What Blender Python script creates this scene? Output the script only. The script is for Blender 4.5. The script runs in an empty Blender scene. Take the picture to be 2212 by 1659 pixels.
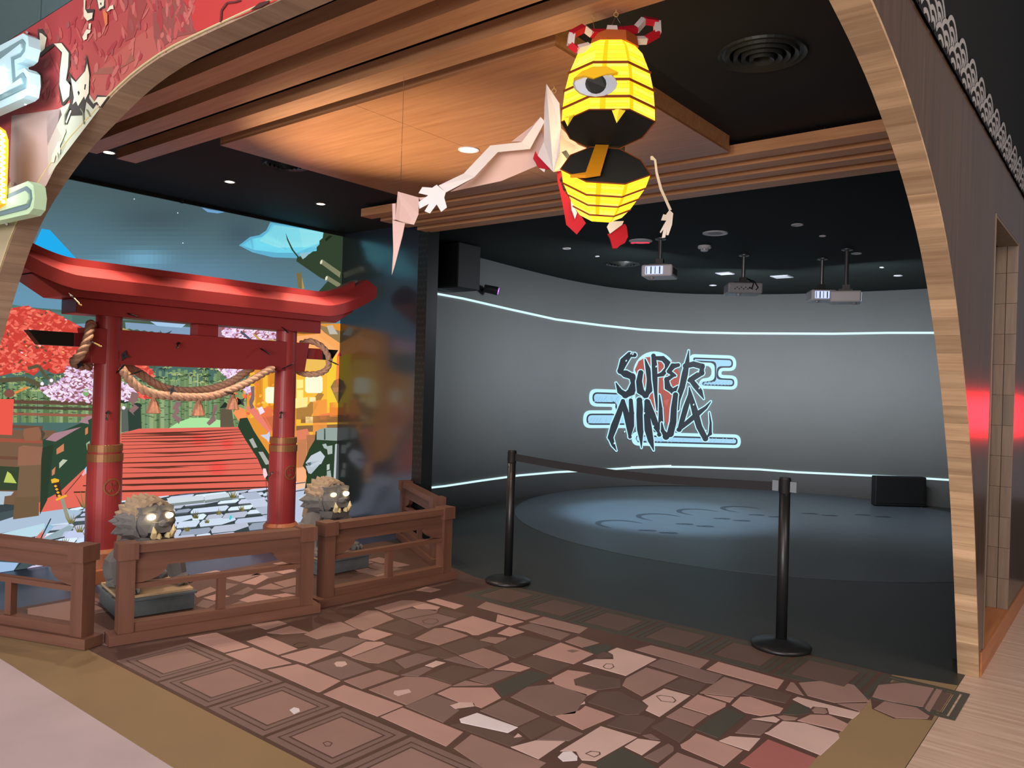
import bpy, bmesh, math, random
from mathutils import Vector, Matrix
R = random.Random(7)
PI = math.pi
sc = bpy.context.scene
col = sc.collection

# ---------------------------------------------------------------- camera
FPX, CX, CY, ROLL, EYE = 1707.0, 1106.0, 829.5, 0.0303, 1.47
YAW = math.atan(1356 / 1707)
_c, _s = math.cos(YAW), math.sin(YAW)
FW, RT, UP = Vector((-_s, _c, 0)), Vector((_c, _s, 0)), Vector((0, 0, 1))
CAM = Vector((0, 0, EYE))
cam_data = bpy.data.cameras.new('camera')
cam = bpy.data.objects.new('camera', cam_data)
col.objects.link(cam)
cam_data.sensor_width = 36
cam_data.lens = 36 * FPX / 2212
_x = RT * math.cos(ROLL) + UP * math.sin(ROLL)
_y = -RT * math.sin(ROLL) + UP * math.cos(ROLL)
cam.matrix_world = Matrix(((_x.x, _y.x, -FW.x, 0), (_x.y, _y.y, -FW.y, 0), (_x.z, _y.z, -FW.z, EYE), (0, 0, 0, 1)))
cam_data.clip_start = 0.05
sc.camera = cam


# ---------------------------------------------------------------- light and exposure
def lin(c):
    return tuple((v / 255 / 12.92) if v / 255 <= 0.04045 else ((v / 255 + 0.055) / 1.055) ** 2.4 for v in c)


world = bpy.data.worlds.new('mall_ambience')
sc.world = world
world.use_nodes = True
world.node_tree.nodes['Background'].inputs[0].default_value = (0.9, 0.88, 0.95, 1)
world.node_tree.nodes['Background'].inputs[1].default_value = 0.16
sc.view_settings.view_transform = 'Standard'
sc.view_settings.look = 'None'
sc.view_settings.gamma = 1
sc.view_settings.exposure = 0
sc.view_settings.use_curve_mapping = False


def aim(o, to):
    o.rotation_euler = (Vector(to) - o.location).to_track_quat('-Z', 'Y').to_euler()


def lamp(name, kind, loc, power, color, to=None, size=0.1, size_y=None, spot=60, blend=0.5):
    d = bpy.data.lights.new(name, kind)
    d.energy = power
    d.color = color
    if kind == 'AREA':
        d.size = size
        if size_y:
            d.shape = 'RECTANGLE'
            d.size_y = size_y
    else:
        d.shadow_soft_size = size
    if kind == 'SPOT':
        d.spot_size = math.radians(spot)
        d.spot_blend = blend
    o = bpy.data.objects.new(name, d)
    o.location = loc
    if to:
        aim(o, to)
    col.objects.link(o)
    return o


# the mall's own ceiling lamps in front of and beside the shop, and an added frontal fill lamp
lamp('mall_light', 'AREA', (0.2, -2.2, 4.2), 120, (1.0, 0.85, 0.90), to=(-0.6, 1.2, 0), size=3.0, size_y=2.0)
lamp('mall_light', 'AREA', (2.6, 2.6, 4.0), 135, (1.0, 0.80, 0.64), to=(0.6, 4.2, 0), size=2.2, size_y=2.2)
lamp('mall_light', 'AREA', (-4.5, -2.0, 4.2), 45, (1.0, 0.92, 0.90), to=(-4.5, 1.6, 1.5), size=3.0, size_y=2.0)
lamp('front_fill_light', 'AREA', (0.5, -6.0, 1.6), 640, (1.0, 0.90, 0.86), to=(-2.6, 3.0, 2.2), size=6.0, size_y=2.6)  # unseen fill, added to light lantern, slats, gate and fences from the front
# screen room: light of the four projectors, and their spill on the floor disc
for a_, b_, p_ in (((-3.75, 7.35, 2.42), (-6.1, 8.2, 0.85), 39), ((-3.55, 8.85, 2.40), (-5.2, 11.2, 0.85), 52), ((-2.55, 8.95, 2.40), (-2.3, 11.85, 0.85), 48)):
    lamp('projector_light', 'AREA', a_, p_, (0.84, 0.92, 1.0), to=b_, size=0.3)
lamp('projector_spill', 'SPOT', (-4.65, 7.7, 2.6), 560, (0.50, 0.76, 1.0), to=(-4.3, 8.25, 0), size=0.15, spot=56, blend=0.5)
# a red lit sign further down the mall, seen as a glow in the glossy laminate
lamp('red_mall_sign_light', 'AREA', (0.38, 11.0, 1.27), 0.16, (1.0, 0.01, 0.02), to=(-0.62, 4.2, 1.40), size=0.6, size_y=0.42).data.spread = 0.25


# ---------------------------------------------------------------- pixel helpers: a photo pixel seen on a real plane
def ray(x, y):
    u, v = x - CX, y - CY
    a = u * math.cos(ROLL) + v * math.sin(ROLL)
    b = -u * math.sin(ROLL) + v * math.cos(ROLL)
    return FW + RT * (a / FPX) - UP * (b / FPX)


def atz(x, y, z=0.0):
    d = ray(x, y)
    return CAM + d * ((z - EYE) / d.z)


def atx(x, y, X):
    d = ray(x, y)
    return CAM + d * (X / d.x)


def aty(x, y, Y):
    d = ray(x, y)
    return CAM + d * (Y / d.y)


def atd(x, y, depth):
    return CAM + ray(x, y) * depth


# ---------------------------------------------------------------- mesh helpers
class MB:
    def __init__(s):
        s.v, s.f, s.c = [], [], []

    def face(s, pts, c=None):
        b = len(s.v)
        s.v += [Vector(p) for p in pts]
        s.f.append(tuple(range(b, b + len(pts))))
        s.c.append(c)
        return s

    def add(s, vs, fs, c=None):
        b = len(s.v)
        s.v += [Vector(p) for p in vs]
        s.f += [tuple(b + i for i in f) for f in fs]
        s.c += [c] * len(fs)
        return s

    def box(s, a, b, c=None):
        (x0, y0, z0), (x1, y1, z1) = a, b
        vs = [(x0, y0, z0), (x1, y0, z0), (x1, y1, z0), (x0, y1, z0), (x0, y0, z1), (x1, y0, z1), (x1, y1, z1), (x0, y1, z1)]
        return s.add(vs, [(3, 2, 1, 0), (4, 5, 6, 7), (0, 1, 5, 4), (1, 2, 6, 5), (2, 3, 7, 6), (3, 0, 4, 7)], c)

    def hexa(s, bot, top, c=None):
        n = len(bot)
        fs = [tuple(reversed(range(n))), tuple(range(n, 2 * n))] + [(i, (i + 1) % n, n + (i + 1) % n, n + i) for i in range(n)]
        return s.add(list(bot) + list(top), fs, c)

    def extr(s, pts, vec, c=None):
        vec = Vector(vec)
        return s.hexa([Vector(p) for p in pts], [Vector(p) + vec for p in pts], c)

    def tube(s, path, r, n=8, c=None, cap=True):
        path = [Vector(p) for p in path]
        rs = r if isinstance(r, (list, tuple)) else [r] * len(path)
        rings = []
        t0 = (path[1] - path[0]).normalized()
        ref = Vector((0, 0, 1)) if abs(t0.z) < 0.9 else Vector((1, 0, 0))
        nrm = (ref - t0 * ref.dot(t0)).normalized()
        for i, p in enumerate(path):
            t = (path[min(i + 1, len(path) - 1)] - path[max(i - 1, 0)]).normalized()
            nrm = (nrm - t * nrm.dot(t)).normalized()
            bn = t.cross(nrm)
            rings.append([p + (nrm * math.cos(k * 2 * PI / n) + bn * math.sin(k * 2 * PI / n)) * rs[i] for k in range(n)])
        vs = [q for ring in rings for q in ring]
        fs = []
        for i in range(len(path) - 1):
            for k in range(n):
                fs.append((i * n + k, i * n + (k + 1) % n, (i + 1) * n + (k + 1) % n, (i + 1) * n + k))
        if cap:
            fs.append(tuple(reversed(range(n))))
            fs.append(tuple((len(path) - 1) * n + k for k in range(n)))
        return s.add(vs, fs, c)

    def lathe(s, prof, n=24, ctr=(0, 0, 0), c=None):
        cx, cy, cz = ctr
        vs = [(cx + r * math.cos(k * 2 * PI / n), cy + r * math.sin(k * 2 * PI / n), cz + z) for r, z in prof for k in range(n)]
        fs = []
        for i in range(len(prof) - 1):
            for k in range(n):
                fs.append((i * n + k, i * n + (k + 1) % n, (i + 1) * n + (k + 1) % n, (i + 1) * n + k))
        fs.append(tuple(reversed(range(n))))
        fs.append(tuple((len(prof) - 1) * n + k for k in range(n)))
        return s.add(vs, fs, c)

    def move(s, M):
        s.v = [M @ p for p in s.v]
        return s

    def build(s, name, mat, parent=None, smooth=False, local=False, bevel=0, fix=True):
        me = bpy.data.meshes.new(name)
        vs = s.v
        if parent is not None and not local:
            inv = INV[parent.name]
            vs = [inv @ p for p in vs]
        me.from_pydata([tuple(p) for p in vs], [], s.f)
        if any(c is not None for c in s.c):
            at = me.color_attributes.new('tint', 'FLOAT_COLOR', 'CORNER')
            k = 0
            for f, c in zip(s.f, s.c):
                cc = tuple(c) + (1.0,) if c else (1, 1, 1, 1)
                for _ in f:
                    at.data[k].color = cc
                    k += 1
        me.validate()
        if fix:
            bm = bmesh.new()
            bm.from_mesh(me)
            bmesh.ops.recalc_face_normals(bm, faces=bm.faces)
            bm.to_mesh(me)
            bm.free()
        if smooth:
            for p in me.polygons:
                p.use_smooth = True
        me.materials.append(mat)
        o = bpy.data.objects.new(name, me)
        col.objects.link(o)
        if parent is not None:
            o.parent = parent
            INV[o.name] = INV[parent.name]
        else:
            INV[o.name] = Matrix.Identity(4)
        if bevel:
            m = o.modifiers.new('bevel', 'BEVEL')
            m.width = bevel
            m.segments = 2
            m.limit_method = 'ANGLE'
            m.angle_limit = math.radians(35)
        return o


INV = {}


def tag(o, label=None, cat=None, group=None, kind=None):
    for k, v in (('label', label), ('category', cat), ('group', group), ('kind', kind)):
        if v:
            o[k] = v
    return o


def thing(name, label, cat, loc=(0, 0, 0), rz=0.0, group=None):
    o = bpy.data.objects.new(name, None)
    o.empty_display_size = 0.05
    col.objects.link(o)
    o.location = loc
    o.rotation_euler = (0, 0, rz)
    INV[o.name] = (Matrix.Translation(loc) @ Matrix.Rotation(rz, 4, 'Z')).inverted()
    return tag(o, label, cat, group)


def struct(o):
    o['kind'] = 'structure'
    return o


def copy_thing(root, name, loc, rz, label, group=None):
    r = root.copy()
    r.name = name
    col.objects.link(r)
    r.location = loc
    r.rotation_euler = (0, 0, rz)
    INV[r.name] = (Matrix.Translation(loc) @ Matrix.Rotation(rz, 4, 'Z')).inverted()
    r['label'] = label
    if group:
        r['group'] = group
    for ch in list(root.children):
        c = ch.copy()
        col.objects.link(c)
        c.parent = r
        for g in list(ch.children):
            d = g.copy()
            col.objects.link(d)
            d.parent = c
    return r


# ---------------------------------------------------------------- materials
def mat(name, rgb, rough=0.6, spec=0.5, metal=0.0, noise=0.0, nscale=20.0, emit=None, es=1.0, bump=0.0, coat=0.0, stretch=None, rnd=0.0, tint=False):
    m = bpy.data.materials.new(name)
    m.use_nodes = True
    nt = m.node_tree
    b = nt.nodes['Principled BSDF']
    base = lin(rgb)
    b.inputs['Base Color'].default_value = base + (1,)
    b.inputs['Roughness'].default_value = rough
    b.inputs['Specular IOR Level'].default_value = spec
    b.inputs['Metallic'].default_value = metal
    if coat:
        b.inputs['Coat Weight'].default_value = coat
        b.inputs['Coat Roughness'].default_value = 0.15
    src = None
    if tint:
        a = nt.nodes.new('ShaderNodeVertexColor')
        a.layer_name = 'tint'
        src = a.outputs[0]
    if noise or bump or rnd:
        tc = nt.nodes.new('ShaderNodeTexCoord')
        mp = nt.nodes.new('ShaderNodeMapping')
        nt.links.new(tc.outputs['Object'], mp.inputs[0])
        if stretch:
            mp.inputs['Scale'].default_value = stretch
        nz = nt.nodes.new('ShaderNodeTexNoise')
        nz.inputs['Scale'].default_value = nscale
        nz.inputs['Detail'].default_value = 5
        nt.links.new(mp.outputs[0], nz.inputs['Vector'])
        if noise or rnd:
            mr = nt.nodes.new('ShaderNodeMapRange')
            mr.inputs[1].default_value = 0.25
            mr.inputs[2].default_value = 0.75
            mr.inputs[3].default_value = 1 - noise
            mr.inputs[4].default_value = 1 + noise
            nt.links.new(nz.outputs[0], mr.inputs[0])
            fac = mr.outputs[0]
            if rnd:
                oi = nt.nodes.new('ShaderNodeObjectInfo')
                m2 = nt.nodes.new('ShaderNodeMapRange')
                m2.inputs[3].default_value = 1 - rnd
                m2.inputs[4].default_value = 1 + rnd
                nt.links.new(oi.outputs['Random'], m2.inputs[0])
                mm = nt.nodes.new('ShaderNodeMath')
                mm.operation = 'MULTIPLY'
                nt.links.new(fac, mm.inputs[0])
                nt.links.new(m2.outputs[0], mm.inputs[1])
                fac = mm.outputs[0]
                ad = nt.nodes.new('ShaderNodeVectorMath')
                ad.operation = 'ADD'
                sc3 = nt.nodes.new('ShaderNodeVectorMath')
                sc3.operation = 'SCALE'
                sc3.inputs[0].default_value = (37, 53, 71)
                nt.links.new(oi.outputs['Random'], sc3.inputs['Scale'])
                nt.links.new(mp.outputs[0], ad.inputs[0])
                nt.links.new(sc3.outputs[0], ad.inputs[1])
                nt.links.new(ad.outputs[0], nz.inputs['Vector'])
            vm = nt.nodes.new('ShaderNodeVectorMath')
            vm.operation = 'SCALE'
            if src:
                nt.links.new(src, vm.inputs[0])
            else:
                vm.inputs[0].default_value = base
            nt.links.new(fac, vm.inputs['Scale'])
            src = vm.outputs[0]
        if bump:
            bp = nt.nodes.new('ShaderNodeBump')
            bp.inputs['Strength'].default_value = bump
            bp.inputs['Distance'].default_value = 0.01
            nt.links.new(nz.outputs[0], bp.inputs['Height'])
            nt.links.new(bp.outputs[0], b.inputs['Normal'])
    if src:
        nt.links.new(src, b.inputs['Base Color'])
    if emit:
        if emit == 'tint':
            nt.links.new(src, b.inputs['Emission Color'])
        else:
            b.inputs['Emission Color'].default_value = lin(emit) + (1,)
        b.inputs['Emission Strength'].default_value = es
    return m


def wood(name, rgb, rgb2, scale=6.0, axis=0, rough=0.45, coat=0.0, rnd=0.0, spec=0.5):
    """straight grained wood: noise stretched along one axis, two tones"""
    m = bpy.data.materials.new(name)
    m.use_nodes = True
    nt = m.node_tree
    b = nt.nodes['Principled BSDF']
    b.inputs['Roughness'].default_value = rough
    b.inputs['Specular IOR Level'].default_value = spec
    if coat:
        b.inputs['Coat Weight'].default_value = coat
        b.inputs['Coat Roughness'].default_value = 0.2
    tc = nt.nodes.new('ShaderNodeTexCoord')
    mp = nt.nodes.new('ShaderNodeMapping')
    s = [6.0, 6.0, 6.0]
    s[axis] = 0.35
    mp.inputs['Scale'].default_value = s
    nt.links.new(tc.outputs['Object'], mp.inputs[0])
    vec = mp.outputs[0]
    if rnd:
        oi = nt.nodes.new('ShaderNodeObjectInfo')
        sc3 = nt.nodes.new('ShaderNodeVectorMath')
        sc3.operation = 'SCALE'
        sc3.inputs[0].default_value = (37, 53, 71)
        nt.links.new(oi.outputs['Random'], sc3.inputs['Scale'])
        ad = nt.nodes.new('ShaderNodeVectorMath')
        nt.links.new(mp.outputs[0], ad.inputs[0])
        nt.links.new(sc3.outputs[0], ad.inputs[1])
        vec = ad.outputs[0]
    nz = nt.nodes.new('ShaderNodeTexNoise')
    nz.inputs['Scale'].default_value = scale
    nz.inputs['Detail'].default_value = 8
    nz.inputs['Roughness'].default_value = 0.65
    nt.links.new(vec, nz.inputs['Vector'])
    rp = nt.nodes.new('ShaderNodeValToRGB')
    rp.color_ramp.elements[0].position = 0.32
    rp.color_ramp.elements[1].position = 0.68
    rp.color_ramp.elements[0].color = lin(rgb2) + (1,)
    rp.color_ramp.elements[1].color = lin(rgb) + (1,)
    nt.links.new(nz.outputs[0], rp.inputs[0])
    out = rp.outputs[0]
    if rnd:
        m2 = nt.nodes.new('ShaderNodeMapRange')
        m2.inputs[3].default_value = 1 - rnd
        m2.inputs[4].default_value = 1 + rnd
        nt.links.new(oi.outputs['Random'], m2.inputs[0])
        vm = nt.nodes.new('ShaderNodeVectorMath')
        vm.operation = 'SCALE'
        nt.links.new(out, vm.inputs[0])
        nt.links.new(m2.outputs[0], vm.inputs['Scale'])
        out = vm.outputs[0]
    nt.links.new(out, b.inputs['Base Color'])
    return m


M = {}
M['ceiling'] = mat('dark_green_ceiling_paint', (22, 29, 27), 0.8, 0.2, noise=0.08, nscale=3)
M['blackwall'] = mat('black_wall_paint', (14, 16, 16), 0.7, 0.2)
M['black'] = mat('black_paint', (22, 24, 24), 0.6, 0.3)
M['blackmetal'] = mat('black_satin_metal', (26, 28, 30), 0.38, 0.5)
M['rubber'] = mat('black_rubber', (20, 20, 20), 0.7, 0.3)
M['chrome'] = mat('chrome', (200, 200, 205), 0.2, 0.5, 1.0)
M['ceilingmain'] = mat('bounce_lit_ceiling_paint', (42, 42, 43), 0.8, 0.2, noise=0.08, nscale=3)  # lighter copy of the ceiling paint, bounce light put into its tone
M['floor'] = mat('dark_vinyl_floor', (50, 53, 49), 0.42, 0.35, noise=0.06, nscale=3, stretch=(1, 6, 1))
M['disc'] = mat('grey_blue_vinyl_disc', (74, 82, 88), 0.40, 0.4, noise=0.12, nscale=3, stretch=(1, 7, 1))
M['mark'] = mat('dark_floor_print', (44, 50, 56), 0.5, 0.3)
M['olive'] = mat('olive_brown_vinyl', (148, 126, 92), 0.4, 0.4, noise=0.05, nscale=4)
M['navy'] = mat('navy_vinyl', (52, 60, 84), 0.35, 0.5, noise=0.05, nscale=30)
M['pinkstone'] = mat('pinkish_concrete_tile', (196, 180, 182), 0.45, 0.4, noise=0.10, nscale=2.5)
M['woodfloor'] = wood('pale_wood_floor', (212, 190, 172), (176, 148, 128), 5, 0, 0.4)
M['slat'] = wood('honey_wood_slat', (212, 160, 116), (186, 134, 94), 6, 0, 0.42)
M['panel'] = wood('honey_wood_panel', (186, 132, 90), (160, 108, 70), 5, 0, 0.34)
M['plank'] = wood('arch_plank_wood', (176, 152, 126), (150, 126, 102), 4, 1, 0.5, rnd=0.14)
M['plankx'] = wood('arch_plank_wood_side', (204, 176, 140), (152, 124, 94), 3, 0, 0.5, rnd=0.26)
M['laminate'] = wood('dark_brown_laminate', (88, 64, 42), (62, 46, 31), 4, 2, 0.22, spec=0.22)
M['post'] = wood('dark_oak_post', (128, 108, 88), (98, 82, 66), 4, 2, 0.4, rnd=0.1)
M['ledge'] = wood('copper_wood_ledge', (190, 120, 66), (160, 94, 48), 4, 1, 0.35)
M['fence'] = wood('brown_stained_fence_wood', (116, 80, 64), (96, 64, 50), 3, 1, 0.5)
M['fencex'] = wood('brown_stained_fence_wood_upright', (116, 80, 64), (96, 64, 50), 3, 2, 0.5)
M['greyfascia'] = mat('grey_green_fascia', (72, 92, 94), 0.5, 0.3, noise=0.06, nscale=40)
M['screen'] = mat('grey_projection_screen', (124, 126, 126), 0.75, 0.2, noise=0.03, nscale=2)
M['torii'] = mat('vermilion_lacquer', (176, 64, 64), 0.4, 0.5, noise=0.05, nscale=4)
M['gold'] = mat('antique_gold_paint', (160, 112, 70), 0.4, 0.5, 0.3)
M['toriiblack'] = mat('dark_lacquer_end', (44, 52, 46), 0.4, 0.4)
M['rope'] = mat('jute_rope', (222, 180, 150), 0.8, 0.2, noise=0.25, nscale=60, bump=0.3)
M['paper'] = mat('white_paper', (225, 205, 200), 0.6, 0.3)
M['glossy'] = mat('glossy_dark_panel', (48, 52, 62), 0.22, 0.8, coat=0.9)
M['edge'] = mat('trim_dark', (30, 34, 34), 0.5, 0.4)
M['lampglow'] = mat('warm_lamp_glow', (255, 240, 210), 0.5, 0.5, emit=(255, 226, 180), es=14)
M['whiteplastic'] = mat('white_plastic', (215, 215, 222), 0.4, 0.5)
M['greyplastic'] = mat('grey_plastic', (150, 150, 158), 0.4, 0.5)
M['silver'] = mat('silver_ring', (190, 190, 190), 0.35, 0.5, 0.6)
M['decal'] = mat('print_inks', (200, 200, 200), 0.5, 0.3, tint=True)


def glow_print(name, es, rough=0.5, diff=0.12):
    """a backlit print: the inks (stored per face) glow"""
    m = bpy.data.materials.new(name)
    m.use_nodes = True
    nt = m.node_tree
    b = nt.nodes['Principled BSDF']
    a = nt.nodes.new('ShaderNodeVertexColor')
    a.layer_name = 'tint'
    v = nt.nodes.new('ShaderNodeVectorMath')
    v.operation = 'SCALE'
    v.inputs['Scale'].default_value = diff
    nt.links.new(a.outputs[0], v.inputs[0])
    nt.links.new(v.outputs[0], b.inputs['Base Color'])
    nt.links.new(a.outputs[0], b.inputs['Emission Color'])
    b.inputs['Emission Strength'].default_value = es
    b.inputs['Roughness'].default_value = rough
    b.inputs['Specular IOR Level'].default_value = 0.2
    return m


M['mural'] = glow_print('backlit_mural_inks', 1.0)
M['projection'] = glow_print('projected_image', 1.0)
M['neon'] = glow_print('lit_sign_face', 1.0)
# ================================================================ the setting
# ---- room shell
WX, WB, ZC, ZS = -6.40, 5.21, 2.945, 2.93          # mural wall, back panel, main ceiling, screen-room ceiling
b = MB()
b.box((-9.5, -0.2, -0.12), (3.5, 14, -0.02))
struct(b.build('floor', M['floor']))
b = MB()
b.box((WX - 0.3, 1.65, ZC), (-0.725, WB + 0.02, ZC + 0.15))
struct(b.build('ceiling', M['ceilingmain']))
b = MB()
b.box((WX - 0.3, WB + 0.02, ZS), (-0.725, 13.2, ZS + 0.4))
struct(b.build('ceiling', M['ceiling']))
b = MB()
b.box((WX - 0.25, 1.655, -0.02), (WX - 0.012, WB + 0.12, ZC))
struct(b.build('wall_left', M['black']))
# dark glossy return wall between torii bay and screen room
b = MB()
b.box((WX, WB, -0.02), (-5.29, WB + 0.12, ZC))
wall_back = struct(b.build('wall_back', M['glossy']))
# seigaiha trim strip on its free edge
b = MB()
b.box((-5.29, WB - 0.012, -0.02), (-5.165, WB + 0.13, ZC))
trim = struct(b.build('trim_1', M['edge']))
b = MB()
for k in range(53):
    z = 0.02 + k * 0.055
    for j in range(3):
        x = -5.29 + (0.012 if k % 2 else 0.036) + j * 0.048
        if x > -5.17:
            continue
        for r in (0.022, 0.013):
            pts = [(x + r * math.cos(t * PI / 6), WB - 0.0135, z + r * 1.2 * math.sin(t * PI / 6)) for t in range(7)]
            for q in range(6):
                p0, p1 = Vector(pts[q]), Vector(pts[q + 1])
                n = 0.002
                b.face([p0, p1, p1 + Vector((0, 0, n)), p0 + Vector((0, 0, n))], lin((84, 90, 88)))
w = b.build('wave_scales', M['decal'], trim, fix=False)
w['kind'] = 'stuff'

# ---- floors
b = MB()
b.box((-9.5, -1.5, -0.02), (-0.69, 1.55, 0.0))
struct(b.build('floor', M['pinkstone']))
# pale wood floor of individual planks on the mall side
fl = thing('floor', None, None, (0, 0, 0))
fl['kind'] = 'structure'
yy = -0.5
row = 0
while yy < 7.6:
    xx = -0.69 - (row % 3) * 0.37
    while xx < 2.4:
        x0, x1 = max(xx, -0.69), min(xx + 1.15, 2.4)
        if x1 - x0 > 0.03:
            m = MB()
            g = 0.0012
            m.box((x0 + g, yy + g, -0.02), (x1 - g, yy + 0.15 - g, 0.0))
            m.build('plank', M['woodfloor'], fl)
        xx += 1.15
    yy += 0.15
    row += 1
b = MB()
b.box((-9, 1.55, -0.02), (-5.37, WB, 0.0))
struct(b.build('floor', M['navy']))
b = MB()
b.box((-5.37, 1.55, -0.02), (-0.69, WB + 0.0, 0.0))
b.box((-6.6, WB, -0.02), (-0.7, 13, 0.0))
struct(b.build('floor', M['floor']))

# round grey-blue vinyl disc in the screen room with printed rings and footprints
DC, DR = (-3.35, 8.95), 2.87
b = MB()
b.lathe([(DR, 0.0), (DR, 0.003)], 96, (DC[0], DC[1], 0))
disc = struct(b.build('trim_2', M['disc']))
def ringmark(cx, cy, r0, r1, a0, a1, n=20):
    m = MB()
    for k in range(n):
        t0, t1 = a0 + (a1 - a0) * k / n, a0 + (a1 - a0) * (k + 1) / n
        w0 = math.sin(PI * (k + 0.02) / n) ** 0.5
        w1 = math.sin(PI * (k + 0.98) / n) ** 0.5
        def P(r, t): return (cx + r * math.cos(t), cy + r * math.sin(t), 0.0042)
        m.face([P(r1 - (r1 - r0) * w0, t0), P(r1, t0), P(r1, t1), P(r1 - (r1 - r0) * w1, t1)])
    return m
for px, py in ((1340, 1133), (1425, 1118), (1510, 1107), (1604, 1101)):
    p = atz(px, py)
    ringmark(p.x, p.y, 0.20, 0.27, YAW + PI * 0.1, YAW + PI * 1.35).build('ring_print', M['mark'], disc, fix=False)
for px, py in ((1420, 1149), (1500, 1135), (1580, 1123), (1655, 1115), (1770, 1112), (1885, 1115)):
    p = atz(px, py)
    for s in (-1, 1):
        m = MB()
        q = p + RT * (0.10 * s) + FW * (0.05 * -s)
        for (o, rr) in ((-0.05, 0.035), (0.04, 0.05)):
            m.face([q + RT * (o + rr * 1.3 * math.cos(t * PI / 5)) + FW * (rr * math.sin(t * PI / 5)) + UP * 0.0042 for t in range(10)])
        m.build('foot_print', M['mark'], disc, fix=False)

# ---- curved projection screen wall
SCR = [(-5.0, WB + 0.14), (-5.29, WB + 0.14), (-5.52, 5.46), (-5.76, 5.78), (-5.94, 6.2), (-6.03, 6.76), (-6.14, 7.76), (-6.2, 8.6), (-6.2, 9.2), (-6.12, 9.88), (-5.98, 10.33), (-5.75, 10.74), (-5.40, 11.13), (-5.0, 11.38), (-4.55, 11.58), (-4.05, 11.73), (-3.42, 11.82), (-2.8, 11.85), (-2.0, 11.85), (-0.75, 11.85)]
def arc_screen():
    # resample smoothly (Catmull-Rom) and return points with lengths
    P = [Vector((x, y, 0)) for x, y in SCR]
    out = []
    for i in range(1, len(P) - 2):
        for k in range(6):
            t = k / 6
            p0, p1, p2, p3 = P[i - 1], P[i], P[i + 1], P[i + 2]
            out.append(0.5 * ((2 * p1) + (p2 - p0) * t + (2 * p0 - 5 * p1 + 4 * p2 - p3) * t * t + (3 * p1 - p0 - 3 * p2 + p3) * t ** 3))
    out += [P[-2], P[-1]]
    return out
SP = arc_screen()
b = MB()
_n = len(SP)
b.add([p for p in SP] + [p + UP * ZS for p in SP], [(i, i + 1, _n + i + 1, _n + i) for i in range(_n - 1)])
scr = b.build('wall_back', M['screen'], smooth=True, fix=False)
struct(scr)
m = scr.modifiers.new('thick', 'SOLIDIFY'); m.thickness = 0.12; m.offset = -1
# hidden side of the screen room
b = MB()
b.box((-0.79, 5.06, -0.02), (-0.752, 13, ZC + 0.1))
struct(b.build('wall_right', M['black']))

def on_screen(x, y, off=0.006):
    """where the sight line through a photo pixel meets the curved screen"""
    d = ray(x, y)
    best = None
    for i in range(len(SP) - 1):
        p, q = SP[i], SP[i + 1]
        e = q - p
        den = d.x * e.y - d.y * e.x
        if abs(den) < 1e-9:
            continue
        t = (p.x * e.y - p.y * e.x) / den
        u = (p.x * d.y - p.y * d.x) / den
        if -1e-6 <= u <= 1 + 1e-6 and t > 1:
            if best is None or t < best[0]:
                n = Vector((-e.y, e.x, 0)).normalized()
                if n.dot(d) > 0:
                    n = -n
                best = (t, CAM + d * t + n * off)
    return best[1] if best else CAM + d * 11
# ---- facade: two walls meeting at a corner, cut by one arch that runs round the corner
FY, SX, TH = 1.55, -0.625, 0.10
FRONT = [(-5.72, 0), (-5.55, 0.45), (-5.33, 0.92), (-5.06, 1.38), (-4.85, 1.69), (-4.649, 1.965), (-4.47, 2.165), (-4.233, 2.333), (-3.905, 2.494), (-3.66, 2.575), (-3.355, 2.664), (-3.106, 2.706), (-2.862, 2.72), (-2.275, 2.718), (-1.5, 2.712), (-0.625, 2.70)]
SIDE = [(1.55, 2.70), (2.0, 2.655), (2.368, 2.59), (2.6, 2.54), (2.84, 2.468), (3.198, 2.322), (3.528, 2.13), (3.765, 1.93), (3.98, 1.69), (4.203, 1.382), (4.435, 0.972), (4.649, 0.432), (4.805, 0)]
def smooth2(P, n=8):
    out = []
    P = [Vector(p) for p in P]
    Q = [P[0] * 2 - P[1]] + P + [P[-1] * 2 - P[-2]]
    for i in range(1, len(Q) - 2):
        for k in range(n):
            t = k / n
            p0, p1, p2, p3 = Q[i - 1], Q[i], Q[i + 1], Q[i + 2]
            out.append(0.5 * ((2 * p1) + (p2 - p0) * t + (2 * p0 - 5 * p1 + 4 * p2 - p3) * t * t + (3 * p1 - p0 - 3 * p2 + p3) * t ** 3))
    return out + [P[-1]]
def even(P, step):
    L = [0]
    for a, c in zip(P, P[1:]):
        L.append(L[-1] + (c - a).length)
    n = max(2, round(L[-1] / step))
    out, j = [], 0
    for k in range(n + 1):
        d = L[-1] * k / n
        while j < len(L) - 2 and L[j + 1] < d:
            j += 1
        t = (d - L[j]) / max(1e-9, L[j + 1] - L[j])
        out.append(P[j].lerp(P[j + 1], t))
    return out
FC = even(smooth2(FRONT), 0.115)
SC = even(smooth2(SIDE), 0.098)
PT = 0.014                                            # plank thickness
def offs(P, d):
    out = []
    for i, p in enumerate(P):
        t = (P[min(i + 1, len(P) - 1)] - P[max(i - 1, 0)]).normalized()
        out.append(p + Vector((-t.y, t.x)) * d)
    out[0].y = P[0].y if P[0].y < 0.01 else out[0].y
    out[-1].y = P[-1].y if P[-1].y < 0.01 else out[-1].y
    return out
FO, SO = offs(FC, PT), offs(SC, PT)
MT, WT = 3.165, 6.0                                   # top of the printed mural, top of the walls
b = MB()
for i in range(len(FO) - 1):
    p, q = FO[i], FO[i + 1]
    b.hexa([(p.x, FY, p.y), (q.x, FY, q.y), (q.x, FY + TH, q.y), (p.x, FY + TH, p.y)], [(p.x, FY, MT), (q.x, FY, MT), (q.x, FY + TH, MT), (p.x, FY + TH, MT)])
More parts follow.
